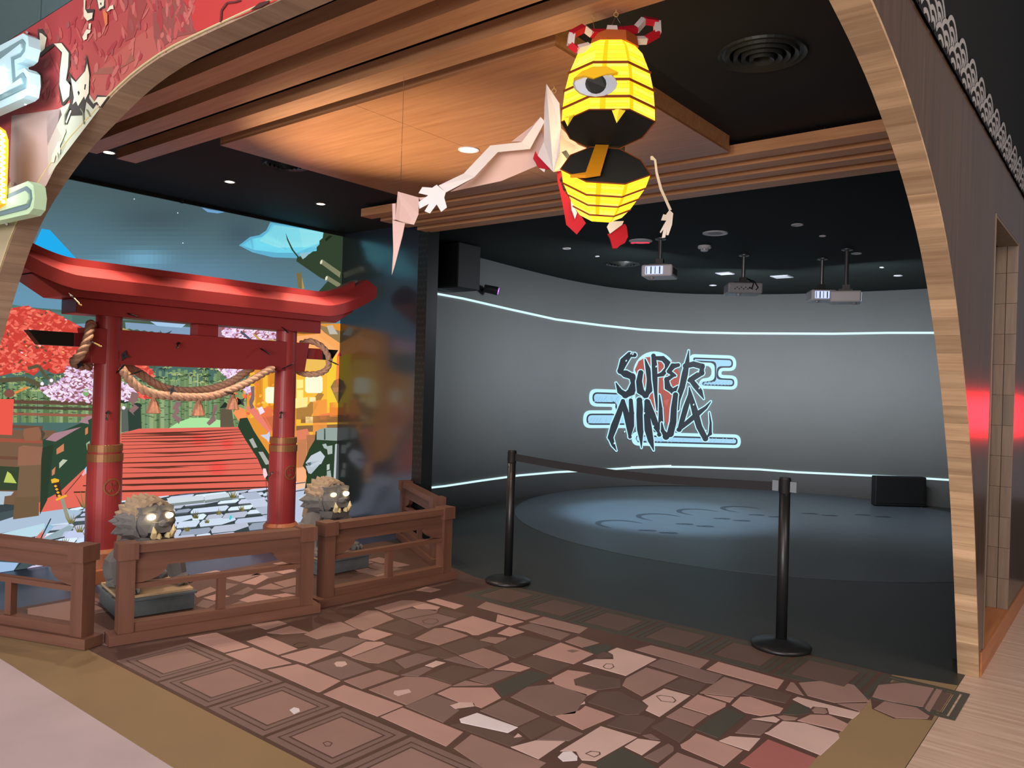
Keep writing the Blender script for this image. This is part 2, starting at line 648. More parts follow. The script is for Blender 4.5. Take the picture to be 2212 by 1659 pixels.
b.box((-9.4, FY, -0.02), (FO[0].x, FY + TH, MT))
wall_front = struct(b.build('wall_front', M['black']))
b = MB()
for x0, x1 in ((-9.4, -7.0), (-6.99, -5.55), (-5.54, -4.22), (-4.21, -2.6), (-2.59, SX)):
    b.box((x0, FY - 0.003, MT + 0.002), (x1, FY + TH, WT))
b.build('fascia_panel', M['greyfascia'], wall_front)
# right wall: laminate below, black above
LT = 2.79
b = MB()
for i in range(len(SO) - 1):
    p, q = SO[i], SO[i + 1]
    b.hexa([(SX, p.x, p.y), (SX, q.x, q.y), (SX - TH, q.x, q.y), (SX - TH, p.x, p.y)], [(SX, p.x, LT), (SX, q.x, LT), (SX - TH, q.x, LT), (SX - TH, p.x, LT)])
b.box((SX - TH, SO[-1].x, 0.0), (SX, 4.90, LT))
b.box((SX - TH, 4.90, 2.46), (SX, 5.93, LT))
b.box((SX - TH, 5.93, 0.12), (SX, 9.0, LT))
wall_right = struct(b.build('wall_right', M['laminate']))
b = MB()
b.box((SX - TH, FY, LT), (SX - 0.004, 9.0, WT))
b.build('upper_wall', M['blackwall'], wall_right)
# copper-wood plinth and ledge along the pavement
b = MB()
b.box((SX - 0.02, 4.83, -0.02), (SX + 0.006, 9.0, 0.128))
b.build('plinth', M['ledge'], wall_right)
b = MB()
b.box((SX - 0.115, 4.97, 0.06), (SX + 0.004, 5.92, 0.13))
b.build('ledge', M['ledge'], wall_right)
# recessed window between the piers
win = thing('window_1', None, None, (SX, 5.4, 0.13)); struct(win)
b = MB(); b.box((SX - 0.125, 4.97, 0.13), (SX - 0.115, 5.92, 2.46)); 
M['darkglass'] = mat('dark_glass', (20, 22, 22), 0.06, 0.5)
b.build('pane', M['darkglass'], win)
for (x0, x1) in ((SX - 0.115, SX - 0.062), (SX - 0.058, SX + 0.002)):
    for k in range(12):
        z0 = 0.13 + k * 0.195
        m = MB(); m.box((x0, 5.915, z0 + 0.001), (x1, 5.93, min(z0 + 0.194, 2.46)))
        m.build('plank', M['post'], win)
m = MB(); m.box((SX - 0.11, 4.90, 0.13), (SX + 0.004, 4.912, 2.46)); m.build('jamb_board', M['post'], win)
m = MB(); m.box((SX - 0.11, 4.91, 2.445), (SX, 5.92, 2.462)); m.build('head_board', M['post'], win)

# reveal planks of the arch: each board its own piece
arch = thing('trim_3', None, None, (0, 0, 0)); struct(arch)
for i in range(len(FC) - 1):
    p, q, po, qo = FC[i], FC[i + 1], FO[i], FO[i + 1]
    e = 0.0006
    t = (q - p).normalized() * e
    p, q, po, qo = p + t, q - t, po + t, qo - t
    m = MB(); m.hexa([(p.x, FY, p.y), (q.x, FY, q.y), (qo.x, FY, qo.y), (po.x, FY, po.y)], [(p.x, FY + TH, p.y), (q.x, FY + TH, q.y), (qo.x, FY + TH, qo.y), (po.x, FY + TH, po.y)])
    m.build('plank', M['plank'], arch)
for i in range(len(SC) - 1):
    p, q, po, qo = SC[i], SC[i + 1], SO[i], SO[i + 1]
    t = (q - p).normalized() * 0.0006
    p, q, po, qo = p + t, q - t, po + t, qo - t
    m = MB(); m.hexa([(SX, p.x, p.y), (SX, q.x, q.y), (SX, qo.x, qo.y), (SX, po.x, po.y)], [(SX - TH, p.x, p.y), (SX - TH, q.x, q.y), (SX - TH, qo.x, qo.y), (SX - TH, po.x, po.y)])
    m.build('plank', M['plankx'], arch)
b = MB()
b.tube([(p.x, FY - 0.003, p.y) for p in FO], 0.004, 6)
M['edgepale'] = mat('pale_edge_strip', (206, 196, 150), 0.4, 0.5)
b.build('edge_strip', M['edgepale'], arch)

# ---- silver wave scales standing along the top of the right wall
M['wavegrey'] = mat('grey_metal_wave_cutout', (150, 150, 152), 0.5, 0.4)
wf = thing('trim_4', None, None, (SX, 5, LT)); struct(wf)
def scale_arc(cy, cz, off):
    m = MB()
    ry, rz_ = 0.126, 0.126
    for k in (1.0, 0.66, 0.36):
        n = 14
        for q in range(n):
            a0, a1 = PI * q / n, PI * (q + 1) / n
            f = lambda rr, a: (SX + off, cy + ry * rr * math.cos(a), cz + rz_ * rr * math.sin(a))
            q4 = [f(k - 0.15, a0), f(k, a0), f(k, a1), f(k - 0.15, a1)]
            if min(p[2] for p in q4) > LT + 0.002:
                m.extr(q4, (0.002, 0, 0))
    return m
def scale_back(cy, cz, off):
    pts = [(SX + off - 0.0012, cy + 0.128 * math.cos(PI * q / 14), max(LT + 0.001, cz + 0.128 * math.sin(PI * q / 14))) for q in range(15)]
    m = MB(); m.extr(pts, (0.001, 0, 0)); return m
yy = 2.28
while yy < 7.6:
    for (dy, z, off) in ((0, 2.869, 0.002), (0.1275, 2.806, 0.0055), (0.0, 2.744, 0.009)):
        w_ = scale_arc(yy + dy, z, off).build('wave_scale', M['wavegrey'], wf, fix=False)
        scale_back(yy + dy, z, off).build('scale_ground', M['blackwall'], w_, fix=False)
    yy += 0.255

# ---- printed mural on the front facade: flat inks and a painted wash of sign light, a hair in front of the wall
def fac(x, y, k=1):
    return aty(x, y, FY - 0.0015 * k)
class Print:
    """layers of flat ink polygons on one plane"""
    def __init__(s, fn):
        s.b, s.fn, s.k = MB(), fn, 1
    def poly(s, pts, rgb, layer=None):
        k = layer or s.k
        s.b.face([s.fn(x, y, k) for x, y in pts], lin(rgb))
    def line(s, pts, w, rgb, layer=None):
        k = layer or s.k
        for (x0, y0), (x1, y1) in zip(pts, pts[1:]):
            dx, dy = x1 - x0, y1 - y0
            L = math.hypot(dx, dy) or 1
            nx, ny = -dy / L * w / 2, dx / L * w / 2
            s.b.face([s.fn(x0 + nx, y0 + ny, k), s.fn(x1 + nx, y1 + ny, k), s.fn(x1 - nx, y1 - ny, k), s.fn(x0 - nx, y0 - ny, k)], lin(rgb))
    def dot(s, x, y, rx, ry, rgb, n=8, rot=0, layer=None):
        k = layer or s.k
        s.b.face([s.fn(x + rx * math.cos(2 * PI * t / n) * math.cos(rot) - ry * math.sin(2 * PI * t / n) * math.sin(rot), y + rx * math.cos(2 * PI * t / n) * math.sin(rot) + ry * math.sin(2 * PI * t / n) * math.cos(rot), k) for t in range(n)], lin(rgb))
FP = Print(fac)
# base colour fields, in strips down to the arch edge
b0 = FP.b
for i in range(len(FO) - 1):
    p, q = FO[i], FO[i + 1]
    for (f0, f1, c) in ((0, 0.3, (176, 92, 84)), (0.3, 0.62, (170, 76, 74)), (0.62, 1, (166, 66, 68))):
        if p.x < -4.3 and f0 < 0.3:
            c = (190, 176, 146)
        g = lambda v, f: (v.x, FY - 0.0015, v.y + (MT - v.y) * f)
        b0.face([g(p, f0), g(q, f0), g(q, f1), g(p, f1)], lin(c))
b0.face([(-9.3, FY - 0.0015, 0), (FO[0].x, FY - 0.0015, 0), (FO[0].x, FY - 0.0015, MT), (-9.3, FY - 0.0015, MT)], lin((200, 90, 84)))
FP.k = 2
FP.poly([(25, 250), (130, 235), (150, 300), (100, 400), (40, 470), (20, 380)], (178, 156, 152))  # pale wash of the sign's light painted onto the red
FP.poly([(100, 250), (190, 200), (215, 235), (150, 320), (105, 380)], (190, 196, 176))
FP.poly([(330, 30), (378, 0), (395, 0), (412, 28), (405, 45), (425, 70), (380, 80), (340, 110), (332, 80)], (140, 76, 70))
FP.poly([(280, 0), (320, 0), (290, 80), (270, 90)], (150, 70, 66))
FP.poly([(205, 150), (270, 140), (285, 110), (290, 130), (240, 160), (200, 160)], (150, 92, 78))
FP.poly([(395, 0), (600, 0), (520, 35), (425, 68), (408, 45), (414, 28)], (186, 58, 56))
FP.poly([(60, 60), (100, 100), (130, 170), (110, 200), (75, 150), (60, 110)], (164, 66, 70))
for _ in range(150):
    x = R.uniform(75, 420)
    y = R.uniform(max(0, 122 - 0.68 * x), min(240, 262 - (x - 190) * 0.95 if x < 265 else 185 - (x - 265) * 0.72) - 22)
    c = R.choice([(186, 104, 98), (160, 60, 64), (150, 78, 78), (178, 84, 80)])
    FP.dot(x, y, R.uniform(2, 5), R.uniform(6, 22), c, 7, R.uniform(-0.5, 0.6), 2 + R.random() * 0.5)
FP.k = 4
def fox(sc_pts, rgb):
    FP.poly(sc_pts, rgb)
S = 330 / 2190.0
def Zp(pts, oy=0): return [(x * S, y * S + oy) for x, y in pts]
dk = (66, 60, 56)
for pts in ([(540, 420), (600, 410), (670, 520), (640, 690), (740, 630), (880, 605), (1010, 760), (1000, 960), (960, 1120), (1020, 1200), (1000, 1400), (910, 1520), (880, 1500), (840, 1250), (860, 900), (870, 760), (780, 650), (580, 820), (545, 790)],
            [(980, 1030), (1080, 1160), (1200, 1030), (1240, 780), (1290, 1050), (1270, 1400), (1340, 1500), (1390, 1360), (1570, 1380), (1440, 1550), (1380, 1480), (1330, 1560), (1230, 1450), (1200, 1650), (1000, 1659), (940, 1659), (1000, 1480)],
            [(1190, 0), (1240, 300), (1330, 290), (1350, 130), (1220, 130)], [(1380, 0), (1500, 0), (1500, 110), (1420, 150)]):
    FP.poly(Zp(pts), dk, 4)
cr = (222, 220, 196)
for pts in ([(565, 470), (600, 480), (668, 540), (640, 700), (580, 755)],
            [(770, 625), (880, 618), (985, 760), (975, 960), (945, 1150), (1005, 1220), (990, 1380), (905, 1465), (850, 1210), (860, 1000), (890, 750)],
            [(1015, 1110), (1085, 1180), (1220, 1020), (1250, 910), (1280, 1080), (1270, 1330), (1220, 1430), (1205, 1380), (1120, 1520), (1090, 1450), (1040, 1500), (1060, 1400)],
            [(1340, 1480), (1400, 1390), (1540, 1390), (1435, 1530), (1390, 1460)],
            [(1200, 0), (1225, 0), (1220, 130), (1255, 190), (1330, 180), (1320, 260), (1250, 300), (1200, 230)],
            [(1395, 0), (1495, 0), (1490, 80), (1420, 130)], [(1180, 530), (1240, 420), (1300, 430), (1290, 470), (1250, 490), (1245, 560), (1200, 580)],
            [(1270, 340), (1305, 330), (1295, 420), (1270, 410)], [(1530, 160), (1570, 90), (1620, 70), (1630, 130), (1590, 130), (1545, 165)]):
    FP.poly(Zp(pts), cr, 5)
FP.poly(Zp([(1470, 165), (1500, 150), (1540, 200), (1540, 340), (1510, 380), (1495, 300)]), (214, 120, 76), 5)
for pts in ([(1110, 1320), (1125, 1300), (1140, 1330), (1125, 1370)], [(1205, 1280), (1215, 1210), (1230, 1205), (1218, 1285)], [(1435, 40), (1450, 35), (1450, 70), (1438, 70)]):
    FP.poly(Zp(pts), (40, 38, 36), 6)
# long arm of the fox running down to a hand
FP.poly(Zp([(1000, 30), (1040, 50), (960, 260), (930, 240), (945, 130)], 230), dk, 4)
FP.poly(Zp([(1005, 50), (1025, 60), (955, 245), (940, 220)], 230), cr, 5)
FP.poly(Zp([(935, 310), (945, 360), (880, 520), (860, 560), (865, 660), (850, 690), (825, 650), (830, 740), (800, 690), (775, 800), (735, 800), (750, 690), (800, 580), (830, 510), (880, 490)], 230), (206, 216, 186), 5)
for pth in ([(980, 30), (930, 120), (925, 260)], [(1150, 30), (1190, 90), (1200, 250)], [(1240, 40), (1290, 140)], [(480, 1010), (560, 1050), (600, 1190)]):
    FP.line(Zp(pth, 230 if pth[0][1] < 900 else 0), 3, (120, 128, 100), 5)
FP.line([(476, 48), (478, 22), (490, 6), (508, 4), (520, 0)], 4, (96, 44, 40), 5)
FP.poly([(540, 22), (560, 6), (582, 0), (580, 6), (562, 16)], (70, 40, 36), 5)
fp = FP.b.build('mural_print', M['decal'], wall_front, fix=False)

# ---- carved sign hung in front of the mural (its right end)
M['signwhite'] = mat('lit_white_sign_face', (176, 204, 212), 0.4, 0.4, emit=(170, 214, 224), es=0.16)
M['signgreen'] = mat('lit_pale_green_sign_face', (190, 220, 180), 0.4, 0.4, emit=(176, 214, 170), es=0.16)
M['signgroove'] = mat('sign_groove', (110, 136, 142), 0.5, 0.3, emit=(96, 130, 136), es=0.10)
M['bulb'] = mat('white_led_bulb', (255, 255, 255), 0.4, 0.5, emit=(235, 246, 255), es=5)
M['bulbface'] = mat('amber_letter_face', (236, 178, 40), 0.5, 0.4, emit=(236, 170, 30), es=0.6)
sg = thing('shop_sign', 'white and pale green cloud-shaped lit sign hung on the red mural', 'sign', tuple(aty(10, 300, FY - 0.14)))
def sgn(x, y, d=0.14): return aty(x, y, FY - d)
def slab(pts, name, m_, d0, th, par=None):
    q = MB(); q.extr([sgn(x, y, d0) for x, y in pts], (0, th, 0)); return q.build(name, m_, par or sg)
c1 = [(-150, 190), (-60, 140), (0, 98), (50, 72), (60, 78), (62, 100), (56, 126), (47, 134), (36, 138), (37, 152), (53, 147), (61, 155), (62, 180), (58, 205), (50, 212), (0, 234), (-150, 300)]
cp1 = slab(c1, 'cloud_panel', M['signwhite'], 0.14, 0.05)
slab([(-150, 210), (0, 112), (47, 84), (53, 92), (51, 110), (42, 122), (28, 128), (31, 170), (48, 156), (55, 168), (54, 190), (0, 216), (-150, 285)], 'groove', M['signgroove'], 0.146, 0.006, cp1)
slab([(-150, 224), (0, 128), (44, 94), (46, 104), (40, 114), (20, 124), (24, 182), (44, 168), (48, 180), (0, 204), (-150, 270)], 'raised_field', M['signwhite'], 0.152, 0.006, cp1)
c2 = [(-120, 440), (0, 413), (28, 404), (60, 391), (72, 400), (75, 425), (72, 450), (62, 462), (0, 476), (-120, 500)]
cp2 = slab(c2, 'cloud_panel', M['signgreen'], 0.14, 0.05)
slab([(-120, 452), (14, 421), (56, 402), (65, 410), (67, 428), (62, 446), (54, 452), (0, 466), (-120, 490)], 'groove', M['signgroove'], 0.146, 0.006, cp2)
slab([(-120, 462), (14, 430), (54, 412), (60, 418), (61, 430), (56, 440), (0, 456), (-120, 480)], 'raised_field', M['signgreen'], 0.152, 0.006, cp2)
lt_ = slab([(-40, 250), (2, 280), (8, 300), (8, 330), (4, 440), (-40, 470)], 'letter', M['bulbface'], 0.17, 0.02)
for k in range(13):
    for o in (3, 10):
        q = MB(); q.lathe([(0.001, -0.008), (0.007, -0.004), (0.009, 0.002), (0.005, 0.008), (0.001, 0.009)], 8, tuple(sgn(o - 3, 285 + k * 12 + (o - 3), 0.178))); q.build('led_bulb', M['bulb'], lt_)
for k in range(14):
    q = MB(); q.lathe([(0.001, -0.008), (0.008, -0.004), (0.009, 0.004), (0.001, 0.009)], 8, tuple(sgn(R.uniform(-14, 8), R.uniform(145, 200), 0.16))); q.build('led_bulb', M['bulb'], sg)
for (x, y) in ((55, 225), (28, 396), (58, 70), (14, 484)):
    q = MB(); q.tube([sgn(x, y, 0.1), sgn(x, y, 0.002)], 0.006, 6); q.build('bracket', M['silver'], sg)
lamp('sign_glow', 'AREA', tuple(sgn(-10, 190, 0.30)), 1.6, (0.78, 0.95, 1.0), to=tuple(sgn(60, 240, 0.0)), size=0.25)
# ================================================================ ceiling: slats, wood raft, fixtures
M['rod'] = M['black']
def slat(y0, y1, x0, x1, label, group):
    t = thing('ceiling_slat', label, 'ceiling slat', ((x0 + x1) / 2, (y0 + y1) / 2, 2.85), 0, group)
    m = MB(); m.box((x0, y0, 2.85), (x1, y1, 2.915)); m.build('slat_board', M['slat'], t)
    n = 4
    for k in range(n):
        x = x0 + (x1 - x0) * (k + 0.12) / (n - 0.6)
        if x > x1 - 0.05:
            continue
        m = MB(); m.tube([(x, (y0 + y1) / 2, 2.91), (x, (y0 + y1) / 2, ZC)], 0.006, 6); m.build('hanger_rod', M['rod'], t)
    return t
for (y0, y1, lb) in ((1.92, 2.04, 'honey wood ceiling slat nearest the arch'), (2.135, 2.262, 'middle one of the three wide wood slats before the raft'), (2.385, 2.512, 'wood ceiling slat from which the yellow lantern hangs')):
    slat(y0, y1, -5.22, -1.06, lb, 'wide slats in front of the wood raft')
for (y0, y1, lb) in ((4.42, 4.54, 'first of the four close wood slats behind the raft'), (4.64, 4.755, 'second of the four close wood slats behind the raft'), (4.855, 4.965, 'third of the four close wood slats behind the raft'), (5.085, 5.235, 'last of the four wood slats, nearest the screen room')):
    slat(y0, y1, -5.20, -1.06, lb, 'close slats behind the wood raft')

raft = thing('ceiling_raft', 'big honey wood ceiling raft with a downlight, behind the wide slats', 'ceiling panel', (-3.12, 3.46, 2.85))
RX0, RX1, RY0, RY1 = -4.36, -1.895, 2.60, 4.34
for (x0, x1) in ((RX0, RX0 + (RX1 - RX0) / 2 - 0.0015), (RX0 + (RX1 - RX0) / 2 + 0.0015, RX1)):
    for (y0, y1) in ((RY0, 3.469), (3.471, RY1)):
        m = MB(); m.box((x0, y0, 2.85), (x1, y1, 2.862)); m.build('veneer_panel', M['panel'], raft)
for (a, c) in (((RX0, RY0, 2.8625), (RX1, RY0 + 0.02, 2.97)), ((RX0, RY1 - 0.02, 2.8625), (RX1, RY1, 2.97)), ((RX0, RY0 + 0.021, 2.8625), (RX0 + 0.02, RY1 - 0.021, 2.97)), ((RX1 - 0.02, RY0 + 0.021, 2.8625), (RX1, RY1 - 0.021, 2.97))):
    m = MB(); m.box(a, c); m.build('fascia_board', M['slat'], raft)
for x in (-4.1, -3.0, -2.1):
    for y in (2.9, 4.1):
        m = MB(); m.tube([(x, y, 2.86), (x, y, ZC)], 0.006, 6); m.build('hanger_rod', M['rod'], raft)

def downlight(x, y, z, r, label, group, power, to, spot, colr=(1.0, 0.80, 0.58), lit=True):
    t = thing('downlight', label, 'downlight', (x, y, z), 0, group)
    m = MB(); m.lathe([(r * 0.78, 0.0005), (r * 0.8, -0.004), (r, -0.004), (r, -0.0002), (r * 0.8, 0.0)], 24, (x, y, z)); m.build('trim_ring', M['silver'] if not lit else M['whiteplastic'], t)
    m = MB(); m.lathe([(r * 0.78, -0.0015), (0.001, -0.001)], 24, (x, y, z)); m.build('lens', M['lampglow'] if lit else M['greyplastic'], t)
    if power:
        lamp('downlight_beam', 'SPOT', (x, y, z - 0.012), power, colr, to=to, size=0.03, spot=spot, blend=0.6)
    return t
for i, (y, lb) in enumerate(((2.445, 'lit downlight by the left ends of the wide slats'), (3.345, 'middle of the three lit downlights in front of the mural wall'), (4.20, 'lit downlight nearest the dark glossy wall'))):
    downlight(-5.46, y, ZC, 0.042, lb, 'downlights over the red gate', 62, (-5.66, y, 0), 40)
    lamp('downlight_spill', 'SPOT', (-5.44, y, ZC - 0.015), 75, (1.0, 0.78, 0.60), to=(-4.75, y + 0.1, 0), size=0.03, spot=84, blend=0.8)
downlight(-3.145, 3.478, 2.85, 0.062, 'round lit downlight set in the wood raft', None, 60, (-3.1, 3.4, 0), 100)

def diffuser(x, y, z, r, label):
    t = thing('air_diffuser', label, 'air vent', (x, y, z), 0, 'round ceiling air diffusers')
    for k, f in enumerate((1.0, 0.82, 0.64, 0.46, 0.28)):
        m = MB()
        m.lathe([(r * f, -0.001), (r * f * 0.985, -0.012 - 0.006 * k), (r * (f - 0.1), -0.002 - 0.006 * k), (r * (f - 0.1), -0.0005)], 40, (x, y, z))
        m.build('cone_ring', M['vent'], t)
    return t
M['vent'] = mat('dark_painted_metal', (44, 48, 46), 0.42, 0.5)
diffuser(-4.68, 3.29, ZC, 0.155, 'dark round air diffuser left of the wood raft')
diffuser(-1.325, 3.35, ZC, 0.19, 'big dark round air diffuser right of the yellow lantern')
diffuser(-4.82, 8.1, ZS, 0.20, 'dark round air diffuser in the screen-room ceiling')
# ceiling fixtures of the screen room
def spotlet(px, py, r, label, square=False):
    p = atz(px, py, ZS)
    if square:
        t = thing('ceiling_panel_light', label, 'ceiling light', tuple(p), 0, 'small unlit panels by the screen')
        m = MB(); m.box((p.x - r, p.y - r, ZS - 0.01), (p.x + r, p.y + r, ZS)); m.build('frame', M['greyplastic'], t)
        m = MB(); m.box((p.x - r * 0.85, p.y - r * 0.85, ZS - 0.012), (p.x + r * 0.85, p.y + r * 0.85, ZS - 0.0101)); m.build('diffuser', M['whiteplastic'], t)
    else:
        t = thing('recessed_light', label, 'ceiling light', tuple(p), 0, 'unlit recessed lights of the screen room')
        m = MB(); m.lathe([(r * 0.7, 0.0), (r * 0.72, -0.008), (r, -0.008), (r, 0.0)], 20, tuple(p)); m.build('trim_ring', M['whiteplastic'], t)
        m = MB(); m.lathe([(r * 0.69, -0.003), (0.001, -0.002)], 20, tuple(p)); m.build('lens', M['greyplastic'], t)
for (x, y, r, l) in ((1224, 536, 0.045, 'unlit recessed light left of the first projector, nearest the dark wall'), (1722, 485, 0.05, 'unlit recessed light nearest the slats on the right'), (1850, 547, 0.05, 'unlit recessed light above the rightmost projectors'), (1540, 616, 0.05, 'unlit recessed light left of the middle projector, by the screen'), (1940, 595, 0.05, 'unlit recessed light near the arch, by the screen'), (1777, 509, 0.03, 'tiny unlit recessed light between the larger ones'), (1905, 577, 0.025, 'tiny sensor in the ceiling, right of the projectors'), (1290, 553, 0.025, 'tiny sensor in the ceiling behind the red feet')):
    spotlet(x, y, r, l)
spotlet(1566, 590, 0.09, 'small unlit ceiling panel left of the middle projector', True)
spotlet(1689, 597, 0.11, 'small unlit ceiling panel right of the middle projector', True)
p = atz(1545, 503, ZS)
t = thing('ceiling_speaker', 'round white ceiling speaker above the smoke detector', 'speaker', tuple(p))
m = MB(); m.lathe([(0.115, 0), (0.115, -0.008), (0.105, -0.010), (0.1, -0.006)], 28, tuple(p)); m.build('rim', M['whiteplastic'], t)
M['grille'] = mat('pale_grille', (170, 164, 174), 0.6, 0.3)
m = MB(); m.lathe([(0.1, -0.003), (0.05, -0.008), (0.001, -0.009)], 28, tuple(p)); m.build('grille', M['grille'], t)
p = atz(1384, 520, ZS)
t = thing('emergency_light', 'round white emergency light with red glowing lettering on the ceiling', 'emergency light', tuple(p))
m = MB(); m.lathe([(0.115, 0), (0.115, -0.006), (0.1, -0.012), (0.001, -0.013)], 28, tuple(p)); m.build('housing', M['whiteplastic'], t)
M['redglow'] = mat('red_led', (230, 40, 60), 0.5, 0.3, emit=(255, 40, 70), es=2.0)
m = MB(); q = atz(1367, 522, ZS); m.lathe([(0.022, -0.016), (0.001, -0.018)], 12, tuple(q)); m.build('red_led', M['redglow'], t)
for k in range(7):
    q = atz(1376 + 4 * k, 521.5, ZS)
    m = MB(); m.box((q.x - 0.008, q.y - 0.02, ZS - 0.016), (q.x + 0.006, q.y + 0.02, ZS - 0.0145)); m.build('letter_mark', M['redglow'], t)
p = atz(1522, 531, ZS)
t = thing('smoke_detector', 'white smoke detector on the dark ceiling between two projectors', 'smoke detector', tuple(p))
m = MB(); m.lathe([(0.065, 0), (0.068, -0.02), (0.06, -0.03), (0.001, -0.03)], 24, tuple(p)); m.build('base', M['whiteplastic'], t)
m = MB(); m.lathe([(0.04, -0.0305), (0.04, -0.05), (0.03, -0.056), (0.001, -0.057)], 20, tuple(p)); m.build('sensor_dome', M['whiteplastic'], t)
for k in range(8):
    a = k * PI / 4
    m = MB(); m.box((-0.004, 0.0402, -0.046), (0.004, 0.042, -0.036)); m.move(Matrix.Translation(p) @ Matrix.Rotation(a, 4, 'Z')); m.build('vent_slot', M['black'], t)

# ---- projectors on poles
M['lensblue'] = mat('glowing_projector_window', (160, 170, 210), 0.2, 0.5, emit=(190, 205, 255), es=1.2)
M['portdark'] = mat('port_black', (30, 30, 32), 0.5, 0.4)
def projector(px, py, zbody, face, label, front=True, w=0.34, tilt=0.0):
    # px,py: photo pixel of the body centre; zbody: its height
    p = atz(px, py, zbody)
    t = thing('projector', label, 'projector', tuple(p), face, 'projectors hung from the screen-room ceiling')
    X = Matrix.Translation(p) @ Matrix.Rotation(face, 4, 'Z')
    def part(mb, name, m_, **k): return mb.move(X).build(name, m_, t, **k)
    h = 0.115
    m = MB(); m.box((-w / 2, -0.14, -h / 2), (w / 2, 0.15, h / 2)); part(m, 'body', M['greyplastic'] if not front else M['whiteplastic'], bevel=0.018)
    if front:
        m = MB(); m.box((-w * 0.36, -0.144, -h * 0.32), (w * 0.20, -0.139, h * 0.34)); lw = part(m, 'lamp_window', M['lensblue'])
        for k in range(4):
            x = -w * 0.33 + k * w * 0.14
            m = MB(); m.box((x, -0.150, -h * 0.30), (x + 0.006 + 0.004 * (k % 2), -0.1445, h * 0.30)); m.move(X).build('louvre', M['portdark'], lw)
    else:
        for k in range(9):
            x = -w * 0.30 + k * 0.022
            m = MB(); m.lathe([(0.007, 0), (0.007, 0.003), (0.001, 0.0031)], 8); m.move(Matrix.Translation((x, -0.140, -0.012 + 0.016 * (k % 2))) @ Matrix.Rotation(PI / 2, 4, 'X')); part(m, 'port', M['portdark'])
        m = MB(); m.tube([(w * 0.1, -0.141, 0.0), (w * 0.16, -0.17, -0.01), (w * 0.22, -0.16, 0.05), (0.03, -0.03, 0.11)], 0.006, 6); part(m, 'cable', M['rubber'])
        m = MB(); m.tube([(w * 0.3, -0.141, -0.02), (w * 0.34, -0.17, 0.0), (w * 0.26, -0.12, 0.07), (0.03, 0.0, 0.12)], 0.006, 6); part(m, 'cable', M['rubber'])
    for k in range(5):
        m = MB(); m.box((w / 2 - 0.0005, -0.10 + k * 0.04, -0.03), (w / 2 + 0.002, -0.075 + k * 0.04, 0.03)); part(m, 'vent', M['portdark'])
    m = MB(); m.lathe([(0.025, 0), (0.022, -0.02), (0.001, -0.021)], 12, (-0.06, -0.08, -h / 2)); part(m, 'foot', M['greyplastic'])
    m = MB(); m.box((-0.09, -0.06, h / 2 + 0.001), (0.09, 0.07, h / 2 + 0.02)); m.box((-0.035, -0.035, h / 2 + 0.021), (0.035, 0.035, h / 2 + 0.07)); part(m, 'mount_plate', M['vent'])
    m = MB(); m.tube([(0, 0, h / 2 + 0.0705), (0, 0, ZS - p.z)], 0.02, 12); po = part(m, 'pole', M['pole'])
    m = MB(); m.lathe([(0.055, 0), (0.055, -0.012), (0.03, -0.02)], 16, (0, 0, ZS - p.z)); part(m, 'ceiling_flange', M['pole'])
M['pole'] = mat('galvanised_pole', (120, 122, 126), 0.35, 0.5, 0.7)
projector(1425, 588, 2.60, YAW + 0.5 - 0.9, 'white projector nearest the yellow lantern, its lit window facing us', True, 0.30)
projector(1605, 625, 2.56, YAW - 0.1, 'middle projector seen from its back with cables and ports', False, 0.36)
projector(1774, 640, 2.52, YAW - 0.15, 'lit-window projector in front of another one, second from right', True, 0.26)
projector(1827, 643, 2.44, YAW + 1.2, 'rightmost projector, partly hidden by the one in front', True, 0.28)

# ---- stage things
def spotlamp():
    p = on_screen(1040, 628, 0.0)
    t = thing('moving_head_lamp', 'small black stage lamp with violet lens on the curved screen', 'stage lamp', tuple(p), YAW)
    n = Vector((1, 0.1, 0)).normalized()
    m = MB(); m.tube([p, p + n * 0.12 + UP * 0.03], 0.018, 8); m.build('arm', M['black'], t)
    c = p + n * 0.16
    m = MB(); m.tube([c + UP * 0.02 - RT * 0.10, c - UP * 0.01 + RT * 0.06], [0.045, 0.05], 14); m.build('lamp_body', M['black'], t)
    M['violet'] = mat('violet_lens', (150, 90, 190), 0.2, 0.5, emit=(190, 110, 230), es=1.0)
    m = MB(); m.tube([c - UP * 0.01 + RT * 0.0605, c - UP * 0.012 + RT * 0.07], [0.042, 0.035], 14); m.build('lens', M['violet'], t)
spotlamp()
p0 = atz(945, 600, 2.62)
t = thing('wall_speaker', 'black box speaker high in the corner above the screen edge', 'speaker', (-5.72, 6.02, 2.43))
m = MB(); m.box((-5.93, 6.0, 2.45), (-5.52, 6.35, 2.92)); m.build('cabinet', M['black'], t, bevel=0.01)
m = MB(); m.box((-5.90, 5.993, 2.48), (-5.55, 5.999, 2.89)); m.build('grille', M['rubber'], t)
a, c2 = atz(1890, 1094), atz(2000, 1097)
d = (c2 - a); d.z = 0; ang = math.atan2(d.y, d.x)
t = thing('subwoofer', 'black box subwoofer standing on the floor against the screen', 'speaker', tuple(a), ang)
X = Matrix.Translation(a) @ Matrix.Rotation(ang, 4, 'Z')
w = d.length
m = MB(); m.box((0, 0.0, 0.012), (w, 0.12, 0.40)); m.move(X).build('cabinet', M['black'], t, bevel=0.012)
m = MB(); m.box((0.03, -0.006, 0.05), (w - 0.03, -0.001, 0.37)); m.move(X).build('grille', M['rubber'], t)
for (fx, fy) in ((0.05, 0.02), (w - 0.05, 0.02), (0.05, 0.10), (w - 0.05, 0.10)):
    m = MB(); m.lathe([(0.02, 0.0), (0.02, 0.0118)], 10, (fx, fy, 0)); m.move(X).build('foot', M['rubber'], t)

